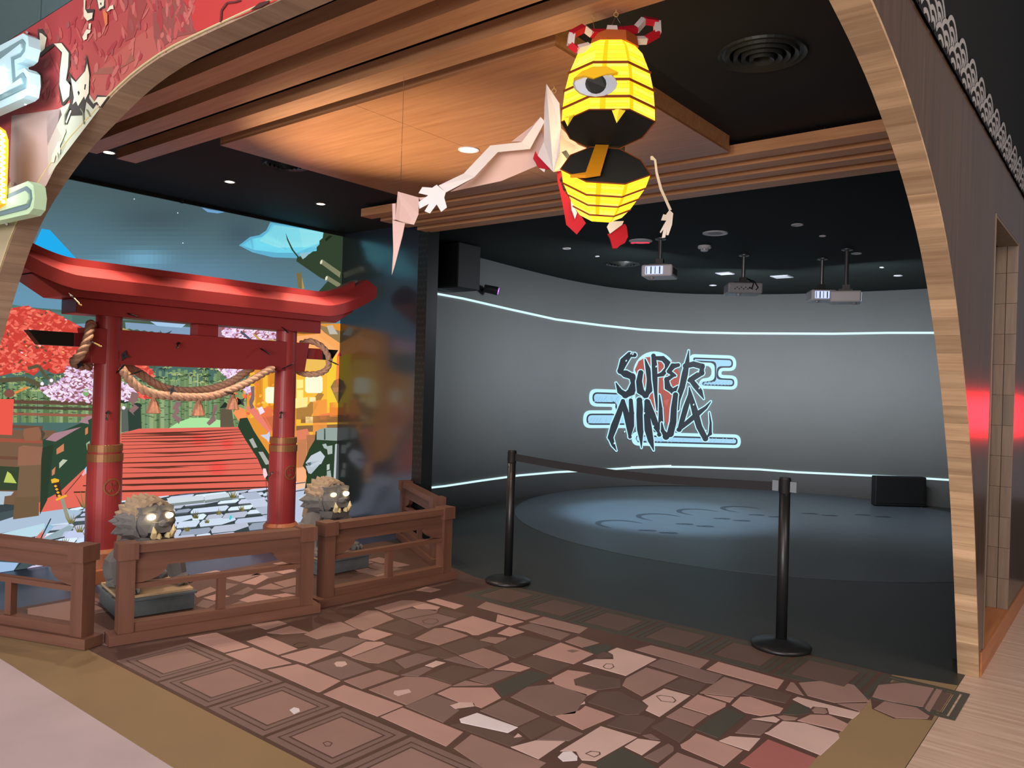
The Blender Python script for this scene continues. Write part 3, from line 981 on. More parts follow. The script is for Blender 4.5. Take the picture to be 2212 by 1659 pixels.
# ---- queue barrier
def stanchion(px, py, top, label, belt_to=None):
    p = atz(px, py) + UP * 0.0045
    t = thing('stanchion', label, 'barrier post', tuple(p), 0, 'belt barrier posts')
    lx = top
    def L(z): return p + Vector((lx[0] * z, lx[1] * z, z))
    m = MB(); m.lathe([(0.165, 0.0), (0.168, 0.012), (0.160, 0.022), (0.10, 0.034), (0.05, 0.042), (0.034, 0.050)], 40, tuple(p)); m.build('base', M['blackmetal'], t, smooth=True)
    m = MB(); m.tube([L(0.046), L(0.885)], 0.031, 20); m.build('post', M['blackmetal'], t, smooth=True, bevel=0)
    m = MB(); m.tube([L(0.8855), L(0.965)], 0.033, 20); hd_ = m.build('head', M['black'], t)
    m = MB(); m.tube([L(0.9655), L(0.975)], [0.0335, 0.030], 20); m.build('cap', M['blackmetal'], t)
    return hd_, L, t
h1, L1, st1 = stanchion(1097, 1258, (0.004, 0.0), 'black belt barrier post by the glossy wall, farther from us')
h2, L2, st2 = stanchion(1687, 1399, (-0.004, -0.004), 'black belt barrier post nearer the arch leg')
dirb = (L2(0.93) - L1(0.93)); dirb.z = 0; dirb.normalize()
nb = Vector((-dirb.y, dirb.x, 0))
for (t, L) in ((h2, L2),):
    for s in (-1, 1):
        c = L(0.925) + dirb * (0.052 * s)
        m = MB(); m.hexa([c - dirb * 0.018 + nb * 0.012 - UP * 0.03, c + dirb * 0.018 + nb * 0.012 - UP * 0.03, c + dirb * 0.018 - nb * 0.012 - UP * 0.03, c - dirb * 0.018 - nb * 0.012 - UP * 0.03], [c - dirb * 0.018 + nb * 0.012 + UP * 0.03, c + dirb * 0.018 + nb * 0.012 + UP * 0.03, c + dirb * 0.018 - nb * 0.012 + UP * 0.03, c - dirb * 0.018 - nb * 0.012 + UP * 0.03])
        m.build('belt_clip', M['clip'] if 'clip' in M else M.setdefault('clip', mat('grey_clip', (120, 132, 140), 0.4, 0.5)), t)
    m = MB(); q = L(0.92) - FW * 0.032; m.box((q.x - 0.006, q.y - 0.003, q.z - 0.05), (q.x + 0.006, q.y + 0.003, q.z + 0.03)); m.build('release_slot', M['rubber'], t)
n = 16
a, e = L1(0.925) + dirb * 0.033, L2(0.918) - dirb * 0.070
pts = []
for k in range(n + 1):
    f = k / n
    q = a.lerp(e, f); q.z -= 0.035 * math.sin(PI * f) * 1.0
    pts.append(q)
m = MB()
M['belt'] = mat('black_webbing_belt', (42, 42, 46), 0.75, 0.3, noise=0.1, nscale=200)
top = [q + UP * 0.026 for q in pts]; bot = [q - UP * 0.026 for q in pts]
m.add([x + nb * 0.001 for x in top] + [x + nb * 0.001 for x in bot] + [x - nb * 0.001 for x in top] + [x - nb * 0.001 for x in bot],
      [(k, k + 1, n + 1 + k + 1, n + 1 + k) for k in range(n)] + [(2 * n + 2 + k + 1, 2 * n + 2 + k, 3 * n + 3 + k, 3 * n + 3 + k + 1) for k in range(n)] + [(k + 1, k, 2 * n + 2 + k, 2 * n + 2 + k + 1) for k in range(n)] + [(n + 1 + k, n + 1 + k + 1, 3 * n + 3 + k + 1, 3 * n + 3 + k) for k in range(n)])
m.build('belt', M['belt'], st1)
# ================================================================ printed stone carpet
TONES = [(74, 74, 66), (98, 80, 72), (126, 104, 98), (150, 122, 114), (180, 146, 138), (202, 176, 170), (224, 218, 222), (164, 104, 100)]
M['grout'] = mat('printed_brown_joint', (88, 66, 58), 0.55, 0.35, noise=0.12, nscale=3)
ST = [mat('printed_stone_%s' % n, c, 0.5, 0.35, noise=0.07, nscale=4) for n, c in zip(('darkest', 'dark', 'middark', 'mid', 'light', 'paler', 'white', 'red'), TONES)]
carpet = thing('stone_print_carpet', 'printed floor carpet of brown and pink flagstones with a framed border', 'carpet', (-3, 3, 0))
OUT = MB()
def flat(pts, z): return [Vector((x, y, z)) for x, y in pts]
base = [(-4.55, 1.90), (-0.72, 1.90), (-0.72, 4.04), (-0.72, 4.53), (-5.37, 4.62), (-5.37, 1.62), (-5.0, 1.62)]
base = [(-5.37, 1.70), (-4.42, 1.90), (-0.985, 1.90), (-0.985, 4.53), (-3.9, 4.53), (-5.1, 4.95), (-5.37, 4.95)]
m = MB(); m.extr(flat(base, 0.0), (0, 0, 0.002)); m.build('joint_ground', M['grout'], carpet)
# olive surround
m = MB(); m.extr(flat([(-4.62, 1.551), (-0.6915, 1.551), (-0.6915, 4.60), (-0.985, 4.53), (-0.985, 1.90), (-4.42, 1.90), (-5.37, 1.70), (-5.9, 1.551)], 0.0), (0, 0, 0.0014)); m.build('olive_surround', M['olive'], carpet)
def stone(pts, tone, z=0.002, h=0.0016):
    m = MB()
    c = Vector((sum(p[0] for p in pts), sum(p[1] for p in pts))) / len(pts)
    bot = [Vector((p[0], p[1], z)) for p in pts]
    tp = [Vector((p[0], p[1], z + h)) + Vector((c.x - p[0], c.y - p[1], 0)) * 0.012 for p in pts]
    m.hexa(bot, tp)
    return m.build('stone', ST[tone], carpet)
def zoomset(ox, oy, k, rows):
    for pts, tone in rows:
        stone([atz(ox + x / k, oy + y / k).to_2d() for x, y in pts], tone)
A = [([(310,950),(450,887),(855,1030),(680,1103)],4),([(945,240),(1010,215),(1115,235),(1050,253)],3),([(660,360),(850,308),(935,310),(1010,325),(760,395)],3),([(1015,312),(1085,295),(1270,345),(1210,368)],4),([(920,350),(1010,328),(1110,355),(1080,380),(950,365)],4),([(1360,355),(1420,318),(1790,415),(1690,443)],3),
([(455,455),(610,378),(680,378),(795,435),(590,515),(540,500)],3),([(770,400),(900,365),(1095,375),(1085,395),(870,435)],2),([(1110,364),(1300,405),(1230,430),(1100,390)],1),([(880,440),(1090,400),(1225,435),(1030,500)],2),([(680,490),(850,440),(1010,500),(900,545)],1),
([(1130,485),(1330,415),(1550,480),(1370,545),(1330,545),(1290,525)],4),([(1500,405),(1680,455),(1590,480),(1490,455)],4),([(1715,455),(1815,420),(2115,497),(2060,535)],3),([(1640,490),(1730,465),(2000,540),(1930,580)],2),([(545,545),(640,500),(785,540),(660,585),(560,565)],4),
([(180,540),(340,470),(430,455),(540,505),(270,575)],3),([(935,570),(1070,500),(1150,498),(1300,550),(1100,615)],3),([(1500,535),(1580,490),(1685,525),(1590,555)],4),([(1380,580),(1440,558),(1560,565),(1560,575),(1490,605)],3),
([(1470,620),(1650,545),(1900,600),(1620,705),(1560,680)],1),([(1960,590),(2050,555),(2195,600),(2080,632)],3),([(1740,680),(1930,597),(2155,675),(2020,745),(1820,695)],4),([(280,625),(450,555),(610,580),(440,655)],2),([(440,670),(600,592),(715,592),(735,605),(500,695)],4),
([(500,700),(740,612),(905,660),(690,740),(620,735)],3),([(710,585),(800,550),(1040,625),(940,650)],1),([(1110,625),(1310,560),(1465,612),(1240,680)],1),([(20,690),(230,635),(420,655),(200,745)],4),([(215,755),(430,690),(640,780),(430,850)],2),([(800,720),(950,670),(1090,700),(870,775)],2),
([(970,660),(1090,630),(1220,690),(1120,705)],1),([(1235,685),(1400,635),(1565,690),(1580,715),(1440,775)],3),([(1130,712),(1225,692),(1420,770),(1350,768)],2),([(1005,755),(1080,722),(1145,735),(1060,768)],5),([(1640,730),(1760,680),(2000,750),(1870,815)],1),([(1475,780),(1600,734),(1725,770),(1655,795)],4),
([(450,860),(690,785),(830,825),(575,915)],3),([(660,755),(770,725),(860,780),(820,800)],1),([(840,820),(1000,762),(1055,778),(960,828)],2),([(1010,825),(1190,752),(1420,790),(1190,880)],1),([(1310,850),(1470,790),(1640,802),(1440,885)],2),([(1480,890),(1720,790),(1860,822),(1700,895),(1540,970)],0),
([(620,920),(870,830),(1020,835),(1190,888),(880,1025)],3),([(1195,893),(1280,858),(1430,888)],3),([(1090,945),(1180,905),(1465,905),(1525,975),(1390,1045),(1345,1030),(1340,1012),(1240,1008)],4),([(870,1032),(1060,952),(1230,1010),(1170,1035),(1240,1060),(1130,1145)],2),
([(700,1105),(850,1042),(1265,1210),(1150,1308)],4),([(1380,1065),(1540,990),(1790,1100),(1640,1168)],2),([(1240,1120),(1360,1078),(1640,1177),(1570,1215),(1250,1145)],6),([(1590,970),(1700,900),(1880,882),(2115,955),(2030,1085),(1870,1098)],2),
([(1870,840),(1980,785),(2140,805),(2020,850),(2030,890),(2180,930),(2110,962),(1890,880)],4),([(1180,1160),(1240,1152),(1590,1228),(1690,1250),(1590,1310)],1),([(1640,1185),(1800,1108),(1930,1160),(1730,1262)],1),([(1770,1262),(1940,1168),(2085,1220),(1990,1270)],2),([(1895,1100),(2060,1062),(2100,1030),(2300,1100),(2080,1195)],4),
([(1590,1312),(1760,1267),(1960,1272),(1780,1395)],5),([(1200,1320),(1320,1225),(1830,1420),(1700,1520),(1500,1520)],3)]
Bq = [([(185,630),(330,608),(395,622),(350,660),(275,678)],0),([(185,740),(270,712),(395,712),(392,680),(358,660),(420,632),(690,710),(480,825)],5),([(540,645),(650,615),(1050,720),(985,775)],3),([(635,750),(720,708),(1140,820),(1080,878),(1020,872)],2),([(1030,780),(1110,728),(1560,855),(1515,915)],4),([(455,890),(480,842),(620,768),(840,830),(590,965)],3),([(120,850),(240,810),(445,848),(445,902),(280,922),(150,890)],1),([(740,895),(860,842),(1030,882),(950,958)],1),([(592,995),(740,912),(920,960),(710,1105),(615,1060),(635,1030)],5),([(985,942),(1150,832),(1350,887),(1230,968)],3),([(1275,950),(1370,888),(1615,957),(1570,1012)],1),([(1015,952),(1220,975),(1190,1008)],4),
([(220,1005),(300,938),(430,928),(638,1035),(570,1088),(480,1093),(300,1030)],1),([(865,1035),(970,953),(1165,1012),(1160,1035),(1050,1093)],4),([(755,1105),(855,1042),(1038,1097),(940,1170)],3),([(1200,1025),(1260,968),(1330,968),(1555,1047),(1530,1080),(1400,1098),(1290,1075)],4),([(1660,872),(1890,853),(2040,888),(2145,1000),(1900,1008),(1720,960)],3),([(1570,920),(1605,868),(1628,872),(1695,960)],3),([(1617,985),(1650,968),(2078,1077),(2030,1118),(1868,1083),(1855,1043),(1760,1033),(1742,1048)],5),([(1748,1060),(1775,1040),(1840,1048),(1858,1074),(1838,1083),(1765,1078)],3),([(1925,1015),(2125,1012),(2080,1068)],3),
([(1550,1085),(1620,1010),(1735,1042),(1738,1078),(1640,1093)],0),([(1340,1120),(1490,1102),(1532,1125),(1508,1143)],5),([(1515,1102),(1560,1094),(1655,1112),(1635,1128),(1560,1128)],3),([(1650,1130),(1740,1090),(1870,1094),(1998,1155),(1960,1203)],4),([(1425,1215),(1450,1207),(1550,1134),(1700,1148),(1930,1218),(1938,1250),(1810,1368)],5),([(1225,1215),(1330,1124),(1485,1155),(1400,1232)],2),([(955,1193),(1170,1040),(1295,1097),(1110,1252)],0),([(655,1175),(762,1114),(945,1190),(850,1283)],1),([(350,1163),(440,1096),(600,1098),(685,1125),(580,1222)],1),
([(30,1340),(310,1168),(558,1245),(275,1406),(180,1402),(160,1378),(140,1340)],5),([(15,1380),(50,1346),(110,1342),(150,1376),(148,1403),(50,1410)],6),([(472,1310),(560,1254),(718,1276),(590,1368)],5),([(602,1380),(770,1288),(808,1312),(806,1340),(700,1418)],2),([(592,1232),(650,1222),(715,1263),(650,1258)],2),([(275,1420),(450,1318),(600,1392),(690,1455),(600,1520),(290,1520)],0),([(852,1295),(910,1262),(960,1218),(1278,1335),(1150,1443),(860,1318)],4),([(1115,1270),(1190,1238),(1398,1252),(1320,1338)],5),([(1258,1420),(1450,1258),(1778,1387),(1690,1500),(1450,1500)],7),([(705,1450),(830,1348),(1110,1450),(1040,1510),(850,1510)],3),([(150,1452),(180,1422),(285,1452),(230,1500)],4)]
Cq = [([(1605,430),(1750,376),(1790,395),(1700,445)],4),([(1820,430),(1960,397),(2005,407),(2005,435),(1900,462)],3),([(1700,472),(1800,434),(1895,465),(1830,475)],3),([(1590,545),(1700,502),(1860,530),(1690,575)],4),([(1800,515),(1900,500),(2000,520),(1960,540)],4),([(1350,530),(1450,502),(1530,520),(1420,550)],4),([(1540,510),(1650,458),(1690,475),(1620,510)],2),([(1290,500),(1400,457),(1450,480),(1310,530)],3),([(1500,400),(1640,362),(1740,372),(1600,425)],3),([(1660,385),(1760,347),(1890,332),(1890,350),(1790,368)],3),([(1200,395),(1440,347),(1480,357),(1240,430)],4),([(1430,455),(1500,432),(1590,440),(1500,480)],2),([(1860,482),(2000,446),(2010,500),(1900,495)],2),([(1500,590),(1600,552),(1690,580),(1560,620)],2),([(1300,585),(1350,542),(1450,560),(1380,600)],2),([(185,600),(490,550),(500,640),(500,690),(180,660)],3),
([(1250,795),(1440,762),(1660,855),(1490,895)],4),([(1640,820),(1770,782),(1980,870),(1850,910)],4),([(1500,905),(1680,860),(1940,965),(1740,1005)],4),([(1670,707),(1850,682),(1910,702),(1770,742)],3),([(1775,763),(1930,717),(2055,760),(1880,773)],3),([(1780,1010),(1980,972),(2266,1084),(2131,1158),(2110,1158)],4),([(510,720),(620,690),(770,770),(640,780)],2),([(630,830),(740,800),(800,810),(720,850)],2)]
zoomset(600, 1200, 3.16, A)
zoomset(1200, 1200, 3.16, Bq)
zoomset(0, 1120, 3.079, Cq)
for pts, tone in (([(905,1473),(950,1432),(1030,1420),(1100,1440),(960,1500)],2), ([(838,1496),(862,1478),(1000,1535),(972,1590)],4), ([(790,1440),(845,1418),(905,1432),(850,1470)],2)):
    pass
# flagstones inside the fence, before the right-hand plinth
yy, row = 3.42, 0
while yy < 4.42:
    xx = -5.32 + (row % 2) * 0.09
    while xx < -4.22:
        w = R.uniform(0.16, 0.30)
        if R.random() < 0.82 and xx + w < -4.12 and not (yy < 3.72 and xx > -5.1):
            j = lambda: R.uniform(-0.012, 0.012)
            stone([(xx + 0.008 + j(), yy + 0.008 + j()), (xx + w - 0.008 + j(), yy + 0.008 + j()), (xx + w - 0.008 + j(), yy + 0.142 + j()), (xx + 0.008 + j(), yy + 0.142 + j())], R.choice([2, 3, 3, 4]), 0.002, 0.0010 + 0.0001 * (row % 3))
        xx += w
    yy += 0.15
    row += 1
# chips printed on top of stones
for (ox, pts, tone) in ((600, [(795,930),(895,918),(912,938),(820,965),(790,950)], 5), (600, [(1175,1030),(1240,1008),(1328,1010),(1343,1035),(1210,1053)], 5), (600, [(385,742),(400,730),(460,728),(475,748),(440,765),(400,762)], 5), (600, [(1610,1250),(1640,1220),(1668,1242)], 5), (600, [(80,1060),(110,1042),(145,1050),(152,1070),(110,1090)], 6), (600, [(1970,655),(2010,647),(2060,655),(2010,668)], 2), (1200, [(275,690),(320,664),(378,672),(392,700),(290,708)], 1), (600, [(2065,1025),(2095,1000),(2098,1018)], 5), (600, [(1840,855),(1870,850),(1890,862),(1860,872)], 4)):
    stone([atz(ox + x / 3.16, 1200 + y / 3.16).to_2d() for x, y in pts], tone, 0.0037, 0.0008)
# outlined chips (printed rings)
def ring(ox, pts, w=0.006):
    P_ = [atz(ox + x / 3.16, 1200 + y / 3.16) for x, y in pts]
    c = sum(P_, Vector()) / len(P_)
    m = MB()
    for a_, b_ in zip(P_, P_[1:] + P_[:1]):
        ia, ib = a_ + (c - a_).normalized() * w, b_ + (c - b_).normalized() * w
        m.extr([v + UP * 0.0037 for v in (a_, b_, ib, ia)], (0, 0, 0.0004))
    m.build('printed_chip', M['grout'], carpet)
for ox, pts in ((600, [(985,450),(1030,435),(1085,438),(1100,455),(1060,475),(1000,470)]), (600, [(305,1285),(340,1272),(375,1285),(360,1308),(325,1310)]), (1200, [(322,762),(345,742),(390,745),(402,765),(375,780),(335,775)]), (1200, [(685,965),(715,958),(800,970),(825,995),(810,1010),(720,1000)]), (1200, [(200,1358),(240,1340),(305,1348),(308,1365),(265,1385)]), (600, [(100,615),(140,595),(200,600),(205,620),(150,635),(110,630)])):
    ring(ox, pts)
# framed border tiles: a mid slab with two sunk grooves
def framed(x0, y0, x1, y1, tone):
    for (i, w, z) in ((0.012, 0.03, 0.002), (0.052, 0.022, 0.002)):
        m = MB()
        ax, ay, bx, by = x0 + i, y0 + i, x1 - i, y1 - i
        for (p, q) in (((ax, ay), (bx, ay + w)), ((ax, by - w), (bx, by)), ((ax, ay + w), (ax + w, by - w)), ((bx - w, ay + w), (bx, by - w))):
            m.box((p[0], p[1], z), (q[0], q[1], z + 0.0014))
        m.build('frame_band', ST[tone - 1], carpet)
    i = 0.085
    m = MB(); m.box((x0 + i, y0 + i, 0.002), (x1 - i, y1 - i, 0.0037)); m.build('slab', ST[tone], carpet)
x = -4.05
while x < -1.0:
    framed(x, 1.91, x + 0.43, 2.335, 3)
    x += 0.43
x = -3.62
while x < -1.0:
    framed(x, 4.08, x + 0.43, 4.52, 1)  # far row toned down, its shade put into the stone colour
    x += 0.43
for y in (1.95, 2.38):
    framed(-5.32, y, -4.9, y + 0.42, 3)
# corner tile lying in the olive surround, broken in two
m = MB(); m.extr([atz(x_, y_) + UP * 0.0015 for x_, y_ in ((1880, 1505), (1895, 1478), (1955, 1472), (2047, 1489), (2013, 1557), (1985, 1554), (1930, 1553), (1884, 1532))], (0, 0, 0.0008)); m.build('joint_ground', M['grout'], carpet)
stone([atz(x_, y_).to_2d() for x_, y_ in ((1884, 1506), (1897, 1481), (1954, 1476), (2018, 1488), (1994, 1528), (1975, 1526), (1900, 1512))], 3, 0.0024)
stone([atz(x_, y_).to_2d() for x_, y_ in ((1888, 1532), (1910, 1516), (1980, 1530), (2008, 1548), (2003, 1554), (1935, 1552))], 3, 0.0024)
stone([atz(x_, y_).to_2d() for x_, y_ in ((2023, 1489), (2036, 1492), (2008, 1540), (1997, 1532))], 3, 0.0024)

# ================================================================ fences
def make_fence(name, label, loc, rz, Lf=1.2):
    t = thing(name, label, 'fence', loc, rz, 'low brown wooden fence sections')
    def bld(m, n, mm): return m.build(n, mm, t, local=True)
    m = MB(); m.box((-0.118, 0, 0), (0.0, Lf, 0.055)); bld(m, 'base_plank', M['fence'])
    m = MB(); m.box((-0.092, 0.06, 0.0552), (-0.026, Lf - 0.06, 0.105)); bld(m, 'base_rail', M['fence'])
    for y in (0.045, Lf - 0.125):
        m = MB(); m.box((-0.10, y, 0.0555), (-0.018, y + 0.08, 0.452)); bld(m, 'post', M['fencex'])
        m = MB(); m.box((-0.114, y - 0.012, 0.4525), (-0.003, y + 0.092, 0.54)); bld(m, 'post_cap', M['fencex'])
    m = MB(); m.box((-0.103, 0.138, 0.485), (-0.015, Lf - 0.138, 0.530)); bld(m, 'top_rail', M['fence'])
    # apron board under the rail, curving down into the posts
    y0, y1 = 0.1255, Lf - 0.1255
    pts = [(y0, 0.4845), (y1, 0.4845)]
    pr = []
    for k in range(7):
        a = k / 6 * PI / 2
        pr.append((y1 - 0.17 * math.sin(a), 0.315 + 0.085 * (1 - math.cos(a))))
    pl = [(y0 + (y1 - q[0]), q[1]) for q in reversed(pr)]
    pts += pr + pl
    m = MB(); m.extr([(-0.078, y, z) for y, z in pts], (0.038, 0, 0)); bld(m, 'apron', M['fence'])
    m = MB(); m.box((-0.083, 0.1255, 0.286), (-0.036, Lf - 0.1255, 0.314)); bld(m, 'mid_rail', M['fence'])
    m = MB(); m.box((-0.079, Lf / 2 - 0.0225, 0.1055), (-0.04, Lf / 2 + 0.0225, 0.2855)); bld(m, 'baluster', M['fencex'])
    return t
rzB = math.atan2(1.166, 0.285) - PI / 2
fB = make_fence('wooden_fence', 'low wooden fence section in the middle, before the left lion statue', (-4.262, 1.985, 0.0045), rzB)
copy_thing(fB, 'wooden_fence.001', (-4.05, 3.195, 0.0045), math.atan2(1.10, 0.085) - PI / 2, 'low wooden fence section before the right lion statue, in shade at its far end')
dA = math.atan2(1.878 - 1.674, -4.297 + 4.863)
copy_thing(fB, 'wooden_fence.002', (-4.300 - 1.2 * math.cos(dA), 1.878 - 1.2 * math.sin(dA), 0.0045), dA - PI / 2, 'low wooden fence section at the left edge, turned towards us')
dD = math.atan2(4.53 - 5.03, -4.36 + 5.24)
copy_thing(fB, 'wooden_fence.003', (-4.36 - 1.2 * math.cos(dD), 4.535 - 1.2 * math.sin(dD), 0.0045), dD - PI / 2, 'farthest low wooden fence section, reddish, by the glossy wall')
# ================================================================ torii gate in front of the mural
TXC = -5.75
torii = thing('torii_gate', 'vermilion torii gate with upturned top beam, hung with thick ropes', 'torii gate', (TXC, 3.36, 0))
def yz(y, z): return (y * 0.8976, 1.47 + (z - 1.47) * 0.8976)
PY = (2.612, 4.105)
PH = 1.93
for y, lb in zip(PY, ('left', 'right')):
    m = MB(); m.box((TXC - 0.17, y - 0.17, 0.0), (TXC + 0.17, y + 0.17, 0.10)); m.build('plinth', M['stonebrown'] if 'stonebrown' in M else M.setdefault('stonebrown', mat('brown_painted_plinth', (168, 104, 70), 0.5, 0.4, noise=0.06, nscale=6)), torii, bevel=0.006)
    m = MB(); m.lathe([(0.148, 0.1005), (0.148, 0.20), (0.128, 0.225)], 32, (TXC, y, 0)); m.build('footing', M['stonebrown'], torii)
    m = MB(); m.lathe([(0.1165, 0.2255), (0.114, 0.835)], 36, (TXC, y, 0)); sl_ = m.build('sleeve', M['torii'], torii, smooth=False)
    m = MB(); m.lathe([(0.118, 0.836), (0.1185, 0.890), (0.118, 0.891)], 36, (TXC, y, 0)); m.build('gold_band', M['gold'], torii)
    m = MB(); m.lathe([(0.108, 0.8915), (0.108, 0.9045)], 36, (TXC, y, 0)); m.build('sleeve', M['torii'], torii)
    m = MB(); m.lathe([(0.113, 0.905), (0.1135, 0.955), (0.1125, 0.956)], 36, (TXC, y, 0)); m.build('gold_band', M['gold'], torii)
    m = MB(); m.lathe([(0.092, 0.9565), (0.086, PH)], 36, (TXC, y, 0)); m.build('post', M['torii'], torii)
    # round crest on the sleeve
    c = Vector((TXC, y, 0.66)); a0 = 0.05
    def onc(da, dz, r): return c + Vector((r * math.cos(a0 + da), r * math.sin(a0 + da), dz))
    m = MB(); n = 28; rr = 0.052
    for k in range(n):
        t0, t1 = 2 * PI * k / n, 2 * PI * (k + 1) / n
        q = [onc(r_ * math.cos(t) / 0.117, r_ * math.sin(t), 0.1175) for r_, t in ((rr, t0), (rr + 0.010, t0), (rr + 0.010, t1), (rr, t1))]
        m.hexa(q, [onc(r_ * math.cos(t) / 0.117, r_ * math.sin(t), 0.1225) for r_, t in ((rr, t0), (rr + 0.010, t0), (rr + 0.010, t1), (rr, t1))])
    m.build('crest_ring', M['gold'], sl_)
    for (t, ln) in ((0.9, 0.04), (2.2, 0.035), (4.0, 0.04), (PI * 1.5, 0.03)):
        q = [onc(0.01 * math.cos(t) / 0.117, 0.01 * math.sin(t), 0.1175), onc(ln * math.cos(t + 0.25) / 0.117, ln * math.sin(t + 0.25), 0.1175), onc(ln * math.cos(t - 0.25) / 0.117, ln * math.sin(t - 0.25), 0.1175)]
        m2 = MB(); m2.hexa(q, [v + Vector((0.003, 0, 0)) for v in q]); m2.build('crest_leaf', M['gold'], sl_)
# main tie beam with slanted ends, in three pieces between posts is one board
def beam(name, ya, za, x0, x1, mt, bevel=0.005):
    m = MB(); m.extr([(x0, y, z) for y, z in zip(ya, za)], (x1 - x0, 0, 0)); return m.build(name, mt, torii, bevel=bevel)
y0, z0 = yz(2.748, 1.53); y1, z1 = yz(4.735, 1.805)
beam('tie_beam', (y0, y1 - 0.0, y1 + 0.04, y0 - 0.04), (z0, z0, z1, z1), TXC - 0.075, TXC + 0.075, M['torii'])
# thin through beam with dark slanted end caps
ya, za = yz(2.313, 1.655); yb, zb = yz(5.165, 1.76); yi0 = yz(2.63, 0)[0]; yi1 = yz(4.97, 0)[0]
for nm, yy, mt in (('through_beam', (yi0, y0 - 0.042, y0 - 0.042, yi0), M['torii']), ('through_beam', (y1 + 0.042, yi1, yi1, y1 + 0.042), M['torii']), ('beam_end', (ya + 0.075, yi0 - 0.001, yi0 - 0.001, ya), M['toriiblack']), ('beam_end', (yi1 + 0.001, yb - 0.07, yb, yi1 + 0.001), M['toriiblack'])):
    beam(nm, yy, (za, za, zb, zb), TXC - 0.045, TXC + 0.045, mt)
# strut
s0, s1 = yz(3.624, 0)[0], yz(3.822, 0)[0]
beam('strut', (s0, s1, s1, s0), (z1 + 0.0005, z1 + 0.0005, yz(0, 1.905)[1] - 0.0005, yz(0, 1.905)[1] - 0.0005), TXC - 0.055, TXC + 0.055, M['torii'])
# block beam under the kasagi and the stepped under-beam
zA, zB = yz(0, 1.905)[1], yz(0, 2.02)[1]
b0, b1 = yz(2.605, 0)[0], yz(4.871, 0)[0]
beam('block_beam', (b0, b1, b1, b0), (zA, zA, zB, zB), TXC - 0.12, TXC + 0.12, M['torii'])
zK = 2.012
beam('under_beam', (b0 - 0.10, b1 + 0.13, b1 + 0.33, b0 - 0.30), (zB + 0.0005, zB + 0.0005, zK + 0.075, zK + 0.075), TXC - 0.165, TXC + 0.165, M['torii'])
# kasagi: swept roof beam
KC = 3.36
def rise(y):
    d = abs(y - KC) - 1.02
    return 0.0 if d <= 0 else 0.22 * (d / 0.56) ** 1.6
ys = [KC + 1.585 * (k / 30 - 1) for k in range(61)]
def kas(prof, ys_, name):
    m = MB(); n = len(prof); vs = []
    for y in ys_:
        for x, z in prof:
            vs.append((TXC + x, y, z + rise(y)))
    fs = []
    for i in range(len(ys_) - 1):
        for k in range(n):
            fs.append((i * n + k, i * n + (k + 1) % n, (i + 1) * n + (k + 1) % n, (i + 1) * n + k))
    fs += [tuple(range(n)), tuple((len(ys_) - 1) * n + k for k in reversed(range(n)))]
    m.add(vs, fs)
    return m.build(name, M['torii'], torii)
kas([(-0.185, 2.012), (0.185, 2.012), (0.185, 2.106), (0.052, 2.186), (-0.052, 2.186), (-0.185, 2.106)], ys, 'roof_beam')
kas([(-0.05, 2.1865), (0.05, 2.1865), (0.05, 2.236), (-0.05, 2.236)], [KC + 1.44 * (k / 30 - 1) for k in range(61)], 'ridge')

# ---- straw ropes: three twisted strands each
def twist(path, r, turns_per_m=6.5):
    P_ = [Vector(p) for p in path]
    P3 = smooth3(P_, 10)
    out = MB()
    L = [0]
    for a, c in zip(P3, P3[1:]):
        L.append(L[-1] + (c - a).length)
    t0 = (P3[1] - P3[0]).normalized()
    ref = Vector((0, 0, 1)) if abs(t0.z) < 0.9 else Vector((1, 0, 0))
    nrm = (ref - t0 * ref.dot(t0)).normalized()
    fr = []
    for i, p in enumerate(P3):
        t = (P3[min(i + 1, len(P3) - 1)] - P3[max(i - 1, 0)]).normalized()
        nrm = (nrm - t * nrm.dot(t)).normalized()
        fr.append((p, nrm.copy(), t.cross(nrm)))
    for s in range(3):
        pts = []
        for (p, a, c), l in zip(fr, L):
            ph = 2 * PI * (l * turns_per_m + s / 3)
            pts.append(p + (a * math.cos(ph) + c * math.sin(ph)) * r * 0.5)
        out.tube(pts, r * 0.58, 8)
    return out
def smooth3(P, n):
    Q = [P[0] * 2 - P[1]] + P + [P[-1] * 2 - P[-2]]
    out = []
    for i in range(1, len(Q) - 2):
        for k in range(n):
            t = k / n
            p0, p1, p2, p3 = Q[i - 1], Q[i], Q[i + 1], Q[i + 2]
            out.append(0.5 * ((2 * p1) + (p2 - p0) * t + (2 * p0 - 5 * p1 + 4 * p2 - p3) * t * t + (3 * p1 - p0 - 3 * p2 + p3) * t ** 3))
    return out + [P[-1]]
XF, XR = TXC + 0.105, TXC - 0.105
def rope_px(pts): return [atx(x, y, X) for x, y, X in pts]
rp = thing('straw_rope', 'thick twisted straw rope garland draped twice under the gate beam, with tassels', 'rope', (TXC, 3.36, 1.3))
gar = [(262, 796, XF), (292, 832, XF), (330, 850, XF), (372, 856, XF), (413, 858, XF), (455, 856, XF), (495, 844, XF), (535, 826, XF), (576, 802, XF), (590, 797, XF)]
twist(rope_px(gar), 0.031).build('rope', M['rope'], rp, smooth=True)
gar2 = [(268, 789, XR), (302, 807, XR), (336, 830, XR), (372, 842, XR), (413, 844, XR), (464, 838, XR), (504, 822, XR), (541, 797, XR), (556, 789, XR)]
twist(rope_px(gar2), 0.031).build('rope', M['rope'], rp, smooth=True)
